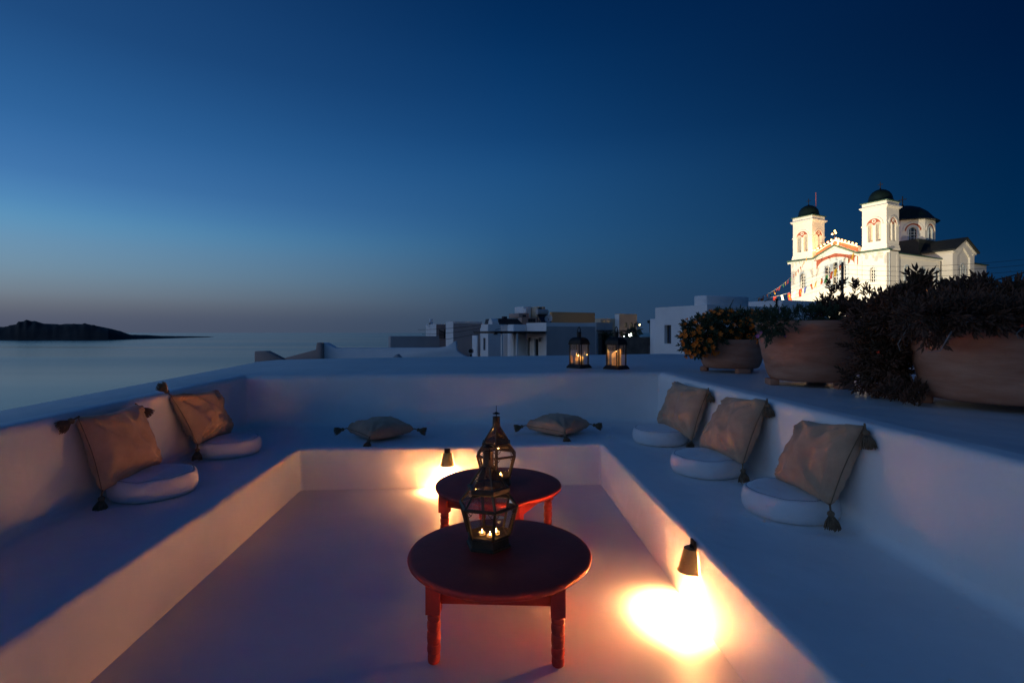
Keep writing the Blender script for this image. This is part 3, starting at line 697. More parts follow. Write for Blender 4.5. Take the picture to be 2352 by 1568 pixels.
# nave side, transept, drum
zne = ZE-0.25
TX0, TX1, TP = 16.5, 23.9, 1.35
for (xa, xb, yt, yb) in ((2076, 2089, 607, 648), (2112, 2125.5, 611.5, 650), (2146, 2159.5, 613.5, 652)):
    v0, zt = sid(xa, yt, -0.35); v1, _ = sid(xb, yt, -0.35); _, zb = sid((xa+xb)/2, yb, -0.35)
    c_, ow = (v0+v1)/2, (v1-v0)/2; hw = ow*0.62
    cut(nave, MB().prism([(a, 0.30, z) for a, z in archp(c_, hw, zb, zt-ow)], (0, 0.4, 0)))
    onn = lambda pts, y=0.0: [(a, 0.348+y, z) for a, z in pts]
    s_ = MB(); outp, inp = archp(c_, ow, zb, zt-ow), archp(c_, hw, zb, zt-ow)
    for i in range(1, len(outp)-1): s_.prism(onn([inp[i], outp[i], outp[i+1], inp[i+1]]), (0, -0.06, 0))
    s_.prism(onn([inp[0], outp[0], outp[-1], inp[-1]]), (0, -0.06, 0))
    so = s_.build('window', M['surround'], church)
    MB().prism(onn(archp(c_, hw, zb, zt-ow), 0.3), (0, 0.03, 0)).build('pane', M['pane'], so)
MB().box(2.7, 3.2, -0.02, 0.345, -4, ZE-0.3).build('pilaster', M['church'], church)
MB().box(3.2, TX0, 0.10, 0.347, zne-0.35, zne-0.004).build('cornice', M['church'], church)
MB().box(3.2, BL, -0.05, FW+0.05, zne, zne+0.14).build('gutter', M['green'], church)
MB().prism([(3.25, 0.1, zne+0.142), (3.25, FW-0.1, zne+0.142), (3.25, GC, zne+2.6)], (BL-3.3, 0, 0)).build('roof', M['croof'], church)
MB().tube([(0.55, -0.07, ZE-0.1), (0.55, -0.07, -4)], 0.06, 6).build('downpipe', M['surround'], church)
MB().tube([(TX0-0.35, 0.2, zne-0.05), (TX0-0.35, 0.1, zne-0.5), (TX0-0.35, 0.25, -4)], 0.08, 6).build('downpipe', M['wood'], church)
zte = 15.0-ZC; zta = 16.9-ZC; tcx = (TX0+TX1)/2
tr = MB().prism([(TX0, -TP, -4), (TX1, -TP, -4), (TX1, -TP, zte), (tcx, -TP, zta), (TX0, -TP, zte)], (0, FW+2*TP, 0)).build('transept_wall', M['church'], church)
# recessed pointed panel with triple window
rec = [(tcx-2.2, -4.5), (tcx+2.2, -4.5), (tcx+2.2, zte-1.0), (tcx, zta-1.3), (tcx-2.2, zte-1.0)]
cut(tr, MB().prism([(a, -TP-0.1, z) for a, z in rec], (0, 0.35, 0)))
zt3 = sid(2210, 604, TP)[1]
for d, dz in ((-0.75, -0.45), (0, 0), (0.75, -0.45)):
    cut(tr, MB().prism([(a, -TP+0.1, z) for a, z in archp(tcx+d, 0.3, zt3-3.2, zt3-0.35+dz)], (0, 0.5, 0)))
    s_ = MB(); ip, op = archp(tcx+d, 0.3, zt3-3.2, zt3-0.35+dz), archp(tcx+d, 0.40, zt3-3.2, zt3-0.35+dz)
    for i in range(1, len(ip)-1): s_.prism([(a, -TP+0.248, z) for a, z in (ip[i], op[i], op[i+1], ip[i+1])], (0, -0.08, 0))
    so = s_.build('window', M['surround'], church)
    MB().prism([(a, -TP+0.5, z) for a, z in ip], (0, 0.03, 0)).build('pane', M['pane'], so)
for a in (TX0+0.45, TX1-0.45): MB().box(a-0.35, a+0.35, -TP-0.16, -TP-0.003, zte-0.55, zte-0.35).build('capital', M['church'], church)
MB().box(TX0-0.1, TX0-0.003, -TP-0.1, 0.25, zte-0.6, zte-0.35).build('capital', M['church'], church)
m_ = MB(); o = 0.55
for e in (-1, 1):
    xe = tcx + e*((TX1-TX0)/2+o); sl = (zta-zte)/((TX1-TX0)/2)
    m_.prism([(tcx, -TP-o, zta+0.03), (tcx, -TP-o, zta+0.28), (xe, -TP-o, zte-sl*o+0.28), (xe, -TP-o, zte-sl*o+0.03)], (0, FW+2*TP+2*o, 0))
m_.build('roof', M['croof'], church)
m_ = MB()
for e in (-1, 1):
    xe = tcx + e*((TX1-TX0)/2+0.3); m_.prism([(tcx, -TP-0.2, zta-0.25), (tcx, -TP-0.2, zta+0.02), (xe, -TP-0.2, zte-sl*0.3+0.02), (xe, -TP-0.2, zte-sl*0.3-0.22)], (0, 0.19, 0))
m_.build('cornice', M['church'], church)
MB().box(tcx-4.6, tcx+4.6, GC-4.6, GC+4.6, zne+0.2, 17.3-ZC).build('crossing_base', M['croof'], church)
dz0, dz1, DR = 17.3-ZC, 20.9-ZC, 4.55
dr = MB().lathe([(DR, dz0), (DR, dz1)], 8, (tcx, GC, 0), phase=R(22.5)).build('drum', M['church'], church)
ap_ = DR*math.cos(R(22.5))
for k in range(8):
    an = R(45*k); n2 = Vector((math.cos(an), math.sin(an), 0)); t2 = Vector((-n2.y, n2.x, 0)); base = Vector((tcx, GC, 0))
    if n2.y > 0.5 and n2.x > 0: continue
    def q(a, z, o): return tuple(base + n2*(ap_+o) + t2*a + Vector((0, 0, z)))
    zs = dz0+1.75
    cut(dr, MB().prism([q(a, z, -0.3) for a, z in archp(0, 0.55, dz0+0.15, zs)], tuple(n2*0.6)))
    wn = MB()
    for i in range(12):
        a0, a1 = math.pi*i/12, math.pi*(i+1)/12
        wn.prism([q(.62*math.cos(a0), zs+.62*math.sin(a0), .002), q(.80*math.cos(a0), zs+.80*math.sin(a0), .002), q(.80*math.cos(a1), zs+.80*math.sin(a1), .002), q(.62*math.cos(a1), zs+.62*math.sin(a1), .002)], tuple(n2*0.1))
    for e in (-1, 1): wn.prism([q(e*.62, dz0+.15, .002), q(e*.80, dz0+.15, .002), q(e*.80, zs, .002), q(e*.62, zs, .002)], tuple(n2*0.1))
    so = wn.build('window', M['surround'], church)
    MB().prism([q(a, z, -0.28) for a, z in archp(0, 0.55, dz0+0.15, zs)], tuple(n2*0.03)).build('pane', M['pane'], so)
    g_ = MB()
    for a in (-0.25, 0.25): g_.prism([q(a-.03, dz0+.2, -.2), q(a+.03, dz0+.2, -.2), q(a+.03, zs+.4, -.2), q(a-.03, zs+.4, -.2)], tuple(n2*0.05))
    for z in (0.5, 1.0, 1.5): g_.prism([q(-.53, dz0+z, -.198), q(.53, dz0+z, -.198), q(.53, dz0+z+.06, -.198), q(-.53, dz0+z+.06, -.198)], tuple(n2*0.05))
    g_.build('glazing_bar', M['surround'], so)
    rd = MB(); hd = MB()
    for i in range(14):
        a0, a1 = math.pi*i/14, math.pi*(i+1)/14
        for mm, r0, r1, th in ((rd, 0.98, 1.22, 0.03), (hd, 1.24, 1.50, 0.14)):
            mm.prism([q(r0*math.cos(a0), zs+r0*math.sin(a0), .002), q(r1*math.cos(a0), zs+r1*math.sin(a0), .002), q(r1*math.cos(a1), zs+r1*math.sin(a1), .002), q(r0*math.cos(a1), zs+r0*math.sin(a1), .002)], tuple(n2*th))
    rd.build('painted_arch', M['brick'], dr); hd.build('arch_hood', M['church'], dr)
MB().lathe([(DR+0.75, 0), (DR+0.6, 0.12), (DR+0.1, 0.42), (DR-0.3, 0.95), (DR-1.0, 1.85), (DR-1.9, 2.55), (DR-3.0, 3.0), (DR-3.9, 3.16), (0.05, 3.2)], 16, (tcx, GC, dz1+0.003), phase=R(22.5)).build('dome', M['dome'], church, smooth=True, angle=30)
zc = dz1+3.15
MB().box(tcx-.06, tcx+.06, GC-.06, GC+.06, zc, zc+1.9).box(tcx-.057, tcx+.057, GC-.62, GC+.62, zc+1.2, zc+1.32).sphere((tcx, GC, zc+.15), 0.22, 8, 5).build('cross', M['iron'], church)

# floodlights on the church square
def cw(x, y, z): 
    v = C0 + x*dR + y*dL; return Vector((v.x, v.y, ZC+z))
def flood(x, y, z, target, power, angle=70, blend=0.6, color=(1.0, 0.83, 0.55), label=''):
    p = cw(x, y, z); d = cw(*target) - p
    e = empty('floodlight', p, label, 'floodlight')
    q = d.to_track_quat('-Z', 'Y').to_matrix().to_4x4()
    m_ = MB().box(-0.25, 0.25, -0.18, 0.18, 0.03, 0.2); m_.v = [tuple(q @ Vector(v)) for v in m_.v]; m_.build('housing', M['iron'], e)
    MB().tube([(0, 0, -1.5), (0, 0, -0.1)], 0.04, 5).build('stand', M['iron'], e)
    l = lamp('beam', 'SPOT', (0, 0, 0), power, color, e, 0.15, spot_size=R(angle), spot_blend=blend); aim(l, d)
flood(-34, -10.0, -0.6, (0, 5.0, 8.0), 72000, 60, label='black floodlight standing on the square right of the church door')
flood(-34, 13.0, -1.0, (0, 9.5, 8.0), 46000, 62, label='black floodlight standing on the square left of the church door')
flood(8, -28, 1.0, (14, 0, 6.5), 9500, 80, label='black floodlight lighting the side wall of the church')

# festoon of bulbs on the gable
fest = empty('festoon_lights', cw(-0.2, GC, ZP), 'string of glowing bulbs along the church gable between the towers', 'string lights', rz=TA)
def gz_(y):
    return (ZP - (GC-y)/(GC-4.05)*(ZP-ZE-1.25)) if y < GC else (ZP - (y-GC)/(10.6-GC)*(ZP-ZE-1.3))
bm_ = MB().sphere((0, 0, 0), 0.13, 10, 6).mesh('bulb', M['bulb'], True)
ys_ = [4.2, 4.75, 5.3, 5.85, 6.35, 6.85, 7.25, 8.0, 8.55, 9.1, 9.65, 10.2, 10.7, 11.1]
wp = []
for y in ys_:
    z = gz_(min(y, 10.6)) + 0.22; link('bulb', bm_, fest, (0, y-GC, z-ZP)); wp.append((0, y-GC, z-ZP+0.14))
for y, z in ((GC+0.35, 0.9), (GC-0.2, 1.0), (GC-0.05, 1.35)): link('bulb', bm_, fest, (0, y-GC, z))
for y in (4.6, 6.6, 8.4, 10.5): lamp('glow', 'POINT', (-0.5, y-GC, gz_(y)-ZP+0.5), 260, (1, 0.45, 0.12), fest, 0.3)
MB().tube(wp, 0.02, 4).build('cable', M['wire'], fest)
MB().tube([(0.02, 0, 0), (0.02, 0, 1.25)], 0.03, 4).tube([(0.02, -0.35, 0.9), (0.02, 0.5, 0.9)], 0.03, 4).build('cross_frame', M['iron'], fest)

# ------------------------------------------------------------------ pole, wires, bunting, street lights
pb = P(1935, 690, 42); pt = P(1935.5, 602, 42)
po = empty('utility_pole', (pb.x, pb.y, pb.z-5), 'dark wooden utility pole with insulators in front of the church', 'utility pole')
MB().tube([(0, 0, 0), (0, 0, pt.z-pb.z+5)], [0.11, 0.09], 8).build('pole', M['wood'], po)
hh = pt.z-pb.z+5
for k in range(5): MB().tube([(-0.02, -0.1, hh-0.22-k*0.36), (-0.22, -0.1, hh-0.22-k*0.36)], 0.012, 4).lathe([(0.03, -0.05), (0.045, 0), (0.03, 0.05)], 8, (-0.22, -0.1, hh-0.22-k*0.36)).build('insulator', M['iron'], po)
def sag(a, b, s=0.3, n=14):
    a, b = Vector(a), Vector(b); return [a.lerp(b, t) - Vector((0, 0, s*4*t*(1-t))) for t in [k/n for k in range(n+1)]]
base = Vector((pb.x, pb.y, pb.z-5))
for k in range(5):
    a = base + Vector((-0.1, -0.1, hh-0.2-k*0.36)); b = P(2420, 588+k*13.5, 30)
    o = MB().tube(sag(a, b, 0.35), 0.010, 4).build('overhead_wire', M['wire']); tag(o, ('topmost', 'second', 'third', 'fourth', 'lowest')[k] + ' of the thin wires running right from the utility pole', 'wire', 'overhead wires')
    b = P(1560, 742+k*3, 60); o = MB().tube(sag(a, b, 0.3), 0.009, 4).build('overhead_wire', M['wire']); tag(o, ('topmost', 'second', 'third', 'fourth', 'lowest')[k] + ' of the thin wires running left from the utility pole', 'wire', 'overhead wires to the left')
for i, (a, b) in enumerate(((P(960, 757, 70), P(1160, 738, 50)), (P(970, 767, 70), P(1110, 752, 50)), (P(985, 782, 70), P(1160, 752, 40)))):
    o = MB().tube(sag(a, b, 0.2), 0.022, 4).build('overhead_wire', M['wire']); tag(o, ('thin wire over the far left house and pale block house', 'second thin wire across the pale block house', 'lowest wire sagging across to the stepped house')[i], 'wire')
o = MB().tube(sag(P(2030, 700, 12), P(2400, 612, 9), 0.05), 0.012, 5).build('overhead_wire', M['wire']); tag(o, 'thick black cable rising to the right above the shrub', 'wire')

FC = {'r': (0.55, 0.04, 0.03), 'o': (0.7, 0.28, 0.02), 'g': (0.04, 0.22, 0.08), 'w': (0.75, 0.72, 0.68), 'b': (0.10, 0.14, 0.45), 'y': (0.75, 0.48, 0.03)}
for k, c in FC.items(): M['flag_'+k] = mat('flag_cloth_'+{'r': 'red', 'o': 'orange', 'g': 'green', 'w': 'white', 'b': 'blue', 'y': 'yellow'}[k], c, 0.9)
def bunting(label, pts, flags, size):
    o0 = pts[0]; e = empty('bunting', o0, label, 'bunting')
    MB().tube([p-o0 for p in pts], 0.018, 4).build('cord', M['flag_w'], e)
    d = [0]
    for p, q in zip(pts, pts[1:]): d.append(d[-1] + (q-p).length)
    def at(s):
        for i in range(len(pts)-1):
            if s <= d[i+1] or i == len(pts)-2: t = (s-d[i])/(d[i+1]-d[i]); return pts[i].lerp(pts[i+1], t), (pts[i+1]-pts[i]).normalized()
    for i, ch in enumerate(flags):
        s = d[-1]*(i+0.7)/(len(flags)+0.4); p, t = at(s); w_ = size*(0.8+0.4*rnd.random()); h_ = w_*1.35
        sw = Vector((0.25*rnd.uniform(-1, 1), 0.5*rnd.uniform(-1, 1), -1)).normalized()
        nn = t.cross(sw).normalized()
        g = []; 
        for a in range(4):
            for b in range(4):
                q = p - o0 + t*w_*(a/3-0.5) + sw*h_*(b/3) + nn*0.10*w_*math.sin(a*1.7+b+i); g.append(q)
        fs = [(a*4+b, a*4+b+1, a*4+b+5, a*4+b+4) for a in range(3) for b in range(3)]
        me = MB().add(g + [q+nn*0.006 for q in g], fs + [tuple(x+16 for x in reversed(f)) for f in fs]).mesh('flag', M['flag_'+ch], True, fix=False)
        f_ = link('flag', me, e)
        if ch in 'ry' and i % 2 == 0:
            em = MB(); c_ = p-o0+sw*h_*0.5; cm = 'flag_y' if ch == 'r' else 'flag_r'
            for off in (-0.03, 0.036):
                for (a0, a1, b0, b1) in ((-.08, .08, -.36, .36), (-.3, .3, -.2, -.04)):
                    em.add([c_+t*w_*a0+sw*h_*b0+nn*off*1.6, c_+t*w_*a1+sw*h_*b0+nn*off*1.6, c_+t*w_*a1+sw*h_*b1+nn*off*1.6, c_+t*w_*a0+sw*h_*b1+nn*off*1.6], [(0, 1, 2, 3)])
            em.build('emblem', M[cm], f_, fix=False)
f0 = P(1738, 686, 62)
bunting('upper bunting of small flags rising to the left bell tower', sag(f0, cw(-0.3, 11.8, ZE+0.6), 1.0), 'yrrgyrrgyrgrorrroy', 0.42)
bunting('lower bunting of larger flags rising across the church front', sag(f0, cw(-0.3, 4.2, ZE+0.5), 1.6, 20), 'rwrwrwrbryrgryrwry', 0.72)

def street_lamp(x, y, Y, r, m, label, power, color, hgt=4):
    p = P(x, y, Y); e = empty('street_lamp', (p.x, p.y, p.z-hgt), label, 'street lamp')
    MB().tube([(0, 0.25, 0), (0, 0.25, hgt+0.1), (0, 0.1, hgt+0.2)], 0.04, 6).build('pole', M['iron'], e)
    MB().sphere((0, 0, hgt), r, 12, 8).build('globe', m, e, smooth=True)
street_lamp(1447.8, 768.8, 52, 0.16, M['lampwhite'], 'brilliant white street lamp between dark shrubs', 0, None)
street_lamp(1432.7, 770.5, 52, 0.08, M['lampwhite'], 'tiny white street lamp left of the brilliant one', 0, None)
street_lamp(1469, 745.8, 60, 0.09, M['lampwarm'], 'small amber street lamp at the corner of the white cube house', 0, None)
street_lamp(1970, 713, 16, 0.035, M['lampwarm'], 'small yellow lamp glinting through the shrub beside the church', 0, None)
street_lamp(2086, 709, 16, 0.018, M['lampwhite'], 'pinprick white lamp glinting through the big shrub', 0, None)

# ------------------------------------------------------------------ plants
def leaf_spindle(mb, a, d, l, w_, up):
    d = d.normalized(); s = d.cross(up)
    if s.length < 1e-3: s = d.cross(Vector((1, 0, 0)))
    s.normalize(); u = s.cross(d)
    b = len(mb.v); m_ = a + d*l*0.5 + u*l*0.06
    mb.v += [tuple(a), tuple(m_+s*w_), tuple(m_+u*w_*0.8), tuple(m_-s*w_), tuple(m_-u*w_*0.6), tuple(a+d*l+u*l*0.2)]
    for i, j in ((1, 2), (2, 3), (3, 4), (4, 1)): mb.f += [(b, b+j, b+i), (b+5, b+i, b+j)]
def sprig(kind, seed):
    r_ = random.Random(seed); mb = MB()
    if kind == 'fleshy':
        n, sl, ll, lw = 9, 0.075, 0.055, 0.0095
    elif kind == 'fine':
        n, sl, ll, lw = 12, 0.07, 0.032, 0.005
    else: n, sl, ll, lw = 12, 0.09, 0.045, 0.009
    bend = Vector((r_.uniform(-.3, .3), r_.uniform(-.3, .3), 0))
    pts = [Vector((0, 0, 0)), Vector((0, 0, sl*0.5)) + bend*sl*0.2, Vector((0, 0, sl)) + bend*sl*0.5]
    mb.tube(pts, [0.004, 0.003, 0.002], 3)
    for i in range(n):
        t = 0.15 + 0.85*i/(n-1); p = pts[0].lerp(pts[1], t*2) if t < 0.5 else pts[1].lerp(pts[2], t*2-1)
        a = i*2.4 + r_.random(); e = R(r_.uniform(15, 55)) if t < 0.9 else R(r_.uniform(55, 85))
        d = Vector((math.cos(a)*math.cos(e), math.sin(a)*math.cos(e), math.sin(e)))
        leaf_spindle(mb, p, d, ll*r_.uniform(0.75, 1.2), lw*r_.uniform(.8, 1.2), Vector((0, 0, 1)))
    return mb
def ell_pts(c, r, n, r_, shell=0.55):
    out = []
    while len(out) < n:
        v = Vector((r_.uniform(-1, 1), r_.uniform(-1, 1), r_.uniform(-1, 1)))
        if not shell < v.length < 1: continue
        k = 1 + 0.55*noise.noise((v*2.3 + Vector(c)*1.3))
        out.append((Vector((c[0]+v.x*r[0]*k, c[1]+v.y*r[1]*k, c[2]+v.z*r[2]*k)), Vector((v.x/r[0], v.y/r[1], v.z/r[2])).normalized()))
    return out
CAMP = Vector((0, 0, CAMZ))
def plant(name, label, root, blobs, kind, leafm, keep=280, seed=1, stems=(), flower=None, nfl=0, droop=0.0, pot=None, extra=(), fs=1.0):
    r_ = random.Random(seed); e = empty(name, root, label, 'plant')
    meshes = [sprig(kind, seed*10+i) for i in range(6)]; dat = [m_.mesh('sprig', leafm) for m_ in meshes]
    pts = []
    for c, rr, n in blobs: pts += ell_pts(c, rr, n, r_)
    pts = [(p, n) for p, n in pts if p.z > ZT+0.03 and not (pot and (Vector((p.x, p.y))-Vector(pot[0])).length < pot[1] and p.z < pot[2])]
    pts += list(extra)
    def facing(pn): return (pn[0]-CAMP).length - 0.25*pn[1].dot((CAMP-pn[0]).normalized())
    pts.sort(key=facing); st = MB()
    for i, (p, n) in enumerate(pts):
        d = (n + Vector((0, 0, 0.35-droop)) + Vector((r_.uniform(-.6, .6), r_.uniform(-.6, .6), r_.uniform(-.5, .5)))).normalized()
        q = d.to_track_quat('Z', 'Y'); s = r_.uniform(0.75, 1.25); k = r_.randrange(6)
        mt = Matrix.Translation(p-root) @ q.to_matrix().to_4x4() @ Matrix.Rotation(r_.uniform(0, 6.28), 4, 'Z') @ Matrix.Scale(s, 4)
        if i < keep:
            o = link('sprig', dat[k], e); o.matrix_local = mt
        else: st.join(meshes[k], mt)
    if st.v: tag(st.build('foliage', leafm, e, fix=False), kind='stuff')
    for pth, rad in stems: MB().tube([Vector(p)-root for p in pth], [rad*(1-0.7*i/(len(pth)-1)) for i in range(len(pth))], 5).build('stem', M['twig'], e)
    if flower:
        fm = []
        for i in range(3):
            m_ = MB(); r2 = random.Random(i)
            for k in range(6):
                a = k*math.pi/3 + r2.uniform(-.2, .2); d = Vector((math.cos(a), math.sin(a), 0.9)); s_ = Vector((-math.sin(a), math.cos(a), 0))
                m_.add([(0, 0, 0), d*0.016+s_*0.010, d*0.030+s_*0.006, d*0.030-s_*0.006, d*0.016-s_*0.010], [(0, 1, 2, 3, 4)])
            fm.append(m_.mesh('flower', flower, fix=False))
        cand = [pn for pn in pts if pn[1].dot((CAMP-pn[0]).normalized()) > 0.1]
        r_.shuffle(cand)
        for p, n in cand[:nfl]:
            o = link('flower', fm[r_.randrange(3)], e); q = (n+Vector((0, -0.3, 0.4))).normalized().to_track_quat('Z', 'Y')
            o.matrix_local = Matrix.Translation(p-root+n*0.09) @ q.to_matrix().to_4x4() @ Matrix.Scale(fs*r_.uniform(0.6, 1.35), 4)
    return e
def pot(c, rt, rb, h_, label, foot_rot, wobble):
    e = empty('flower_pot', (c[0], c[1], ZT), label, 'flower pot', 'terracotta pots on the roof deck')
    f = 0.055; H_ = h_
    pr = [(rb*0.80, f), (rb*0.90, f+0.008), (rb*0.97, f+0.03), (rb*1.0, f+0.06)]
    for k in range(1, 9):
        t = k/9; pr.append((rb+(rt*0.965-rb)*(t**0.85), f+0.06+(H_-f-0.16)*t))
    pr += [(rt*0.965, H_-0.10), (rt*0.985, H_-0.085), (rt, H_-0.05), (rt*1.01, H_-0.02), (rt*0.99, H_), (rt*0.93, H_), (rt*0.90, H_-0.03), (rt*0.86, H_-0.12)]
    fn = lambda a, z: 1 + wobble*0.012*math.sin(2*a+1) + wobble*0.006*math.sin(z*46) + 0.004*math.sin(z*140)
    MB().lathe(pr, 56, fn=fn, cap1=False).build('bowl', M['terracotta'], e, smooth=True)
    MB().lathe([(rt*0.88, H_-0.10), (rt*0.3, H_-0.05)], 24).build('soil', M['soil'], e, smooth=True)
    for k in range(3):
        a = foot_rot + k*2*math.pi/3; o = MB().box(-0.09, 0.09, -0.05, 0.05, 0.0, f+0.012).build('foot', M['terracotta'], e)
        cut(o, MB().lathe([(0.035, -0.06), (0.035, 0.06)], 10)) if False else None
        o.location = (math.cos(a)*rb*0.92, math.sin(a)*rb*0.92, 0); o.rotation_euler = (0, 0, a+math.pi/2); bevel(o, 0.012, 2)
    return e
P1, P2, P3 = (3.10, 7.40), (3.14, 5.50), (3.64, 3.86)
pot(P1, 0.45, 0.385, 0.46, 'smallest terracotta pot with orange flowers spilling over its rim', R(-88), 1)
pt2 = pot(P2, 0.53, 0.41, 0.67, 'tall terracotta pot between the flowers and the big shrub', R(-70), 1)
pot(P3, 0.61, 0.50, 0.66, 'largest terracotta pot cut off by the right edge', R(-100), 1.2)
# ribbon-like handle relief on the middle pot
MB().tube([(0.12, -0.52, 0.60), (0.14, -0.545, 0.5), (0.10, -0.52, 0.42), (0.16, -0.53, 0.40), (0.18, -0.54, 0.52)], [0.02, 0.022, 0.012, 0.012, 0.02], 6).build('handle', M['terracotta'], pt2, smooth=True)
def at(x, y, Y): return tuple(P(x, y, Y))
plant('flowering_shrub', 'bushy plant with orange flowers spilling from the smallest pot', Vector((P1[0], P1[1], ZT+0.42)),
      [(at(1672, 748, 7.35), (0.42, 0.36, 0.15), 330), (at(1612, 770, 7.15), (0.22, 0.24, 0.20), 260), (at(1598, 788, 7.1), (0.13, 0.15, 0.12), 70), (at(1735, 757, 7.2), (0.17, 0.22, 0.20), 200), (at(1745, 780, 7.1), (0.08, 0.1, 0.09), 40), (at(1690, 738, 7.5), (0.4, 0.3, 0.1), 120)],
      'broad', M['leaf_green'], 290, 3, flower=M['flower'], nfl=200, droop=0.3, pot=(P1, 0.43, ZT+0.44))
plant('trailing_plant', 'fine leaved mauve flowered plant trailing over the tall pot', Vector((P2[0], P2[1], ZT+0.64)),
      [(at(1775, 741, 5.25), (0.15, 0.2, 0.08), 130), (at(1765, 760, 5.1), (0.07, 0.1, 0.07), 40), (at(1850, 727, 5.4), (0.36, 0.35, 0.06), 230)],
      'fine', M['leaf_green'], 290, 5, flower=M['pinkflower'], nfl=9, fs=0.55, droop=0.3, pot=(P2, 0.50, ZT+0.62))
tip = lambda x, y, Y, n=5, s=0.03: [(P(x, y, Y)+Vector((rnd.uniform(-s, s), rnd.uniform(-s, s), rnd.uniform(-s, s))), Vector((rnd.uniform(-.5, .5), rnd.uniform(-.5, .5), 1))) for _ in range(n)]
plant('succulent_shrub', 'dark upright succulent rising from the tall pot', Vector((P2[0]+0.3, P2[1], ZT+0.64)),
      [(at(1945, 728, 5.45), (0.25, 0.28, 0.11), 260), (at(1915, 708, 5.5), (0.10, 0.1, 0.06), 40), (at(1965, 708, 5.5), (0.12, 0.12, 0.06), 50), (at(1985, 760, 5.35), (0.12, 0.2, 0.22), 120)],
      'fleshy', M['leaf_dark'], 290, 7, extra=tip(1908, 672, 5.5)+tip(1925, 668, 5.5)+tip(1962, 668, 5.5)+tip(1990, 676, 5.5), pot=(P2, 0.5, ZT+0.62))
ex = []
for x, y, n in ((2096, 682, 7), (2104, 668, 7), (2112, 654, 7), (2120, 660, 5), (2070, 690, 5), (2060, 696, 5), (2048, 690, 6), (2085, 676, 6), (2035, 696, 5), (2095, 905, 5), (2082, 925, 6), (2100, 930, 6), (2112, 915, 5), (2038, 905, 6), (2055, 900, 5)): ex += tip(x, y, 3.95, n, 0.022)
plant('succulent_shrub', 'huge dark succulent shrub billowing over the largest pot', Vector((P3[0], P3[1], ZT+0.62)),
      [(at(2250, 722, 4.0), (0.70, 0.55, 0.17), 520), (at(2390, 725, 3.9), (0.4, 0.45, 0.18), 200), (at(2120, 735, 4.1), (0.30, 0.35, 0.15), 260), (at(2052, 755, 4.3), (0.22, 0.3, 0.22), 270), (at(2042, 815, 4.3), (0.20, 0.26, 0.22), 250), (at(2075, 860, 4.2), (0.13, 0.2, 0.14), 110), (at(2015, 868, 4.5), (0.20, 0.25, 0.10), 110), (at(2210, 722, 3.42), (0.40, 0.14, 0.05), 130), (at(2350, 722, 3.35), (0.30, 0.12, 0.05), 80), (at(2135, 745, 3.6), (0.12, 0.14, 0.10), 60), (at(2190, 690, 4.1), (0.26, 0.3, 0.08), 100), (at(2270, 682, 4.1), (0.30, 0.3, 0.07), 80)],
      'fleshy', M['leaf_dark'], 295, 11, droop=0.1, extra=ex,
      stems=[([P3[0:2]+(ZT+0.6,), at(2150, 730, 4.0), at(2104, 668, 3.95), at(2112, 650, 3.95)], 0.014), ([at(2150, 740, 3.9), at(2090, 745, 3.75), at(2062, 790, 3.75), at(2068, 806, 3.75)], 0.007), ([at(2200, 740, 3.6), at(2180, 770, 3.3), at(2160, 805, 3.3), at(2130, 809, 3.35)], 0.006), ([at(2130, 820, 4.0), at(2120, 880, 4.0), at(2108, 915, 3.95), at(2085, 925, 3.95)], 0.006), ([at(2100, 690, 3.9), at(2060, 680, 3.95)], 0.006), ([at(2250, 740, 3.5), at(2230, 738, 3.3), at(2205, 742, 3.3)], 0.005), ([at(2350, 752, 3.3), at(2335, 765, 3.25), at(2338, 776, 3.25), at(2352, 777, 3.25)], 0.005)],
      pot=(P3, 0.60, ZT+0.6), flower=M['redflower'], nfl=9, fs=0.5)
ag = empty('agave', at(1661, 735, 7.6), 'spiky green agave standing up behind the orange flowers', 'plant')
for k, (a, l, e) in enumerate(((-10, 0.30, 62), (170, 0.17, 40), (200, 0.15, 15), (60, 0.2, 50), (-60, 0.16, 35), (120, 0.2, 70), (250, 0.16, 45), (10, 0.12, 15))):
    a, e = R(a), R(e); d = Vector((math.cos(a)*math.cos(e), math.sin(a)*math.cos(e), math.sin(e))); s_ = Vector((-math.sin(a), math.cos(a), 0)); u_ = s_.cross(d)
    if u_.z < 0: u_ = -u_
    lp = []
    for t, wd in ((0, .02), (.3, .032), (.6, .026), (.85, .012), (1, .001)):
        c_ = d*l*t + Vector((0, 0, 0.12*l*(t*t)))
        lp.append([c_-s_*wd*.8+u_*wd*.3, c_, c_+s_*wd*.8+u_*wd*.3, c_-u_*.006])
    MB().loft(lp).build('leaf', M['agave'], ag)
# dark street shrubs behind the stone wall
mm = MB(); sp_ = sprig('broad', 99); r_ = random.Random(4)
for c, rr, n in ((P(1425, 772, 44), (0.5, 0.5, 0.25), 90), (P(1452, 766, 46), (0.55, 0.5, 0.35), 110), (P(1462, 758, 47), (0.35, 0.4, 0.5), 80), (P(1395, 775, 40), (0.4, 0.4, 0.25), 50)):
    for p, n_ in ell_pts(tuple(c), rr, n, r_, 0.2): mm.join(sp_, Matrix.Translation(p) @ n_.to_track_quat('Z', 'Y').to_matrix().to_4x4() @ Matrix.Scale(r_.uniform(1.8, 3), 4))
tag(mm.build('street_shrub', M['leaf_green'], fix=False), 'dark loose shrubs around the white street lamp', 'shrub')

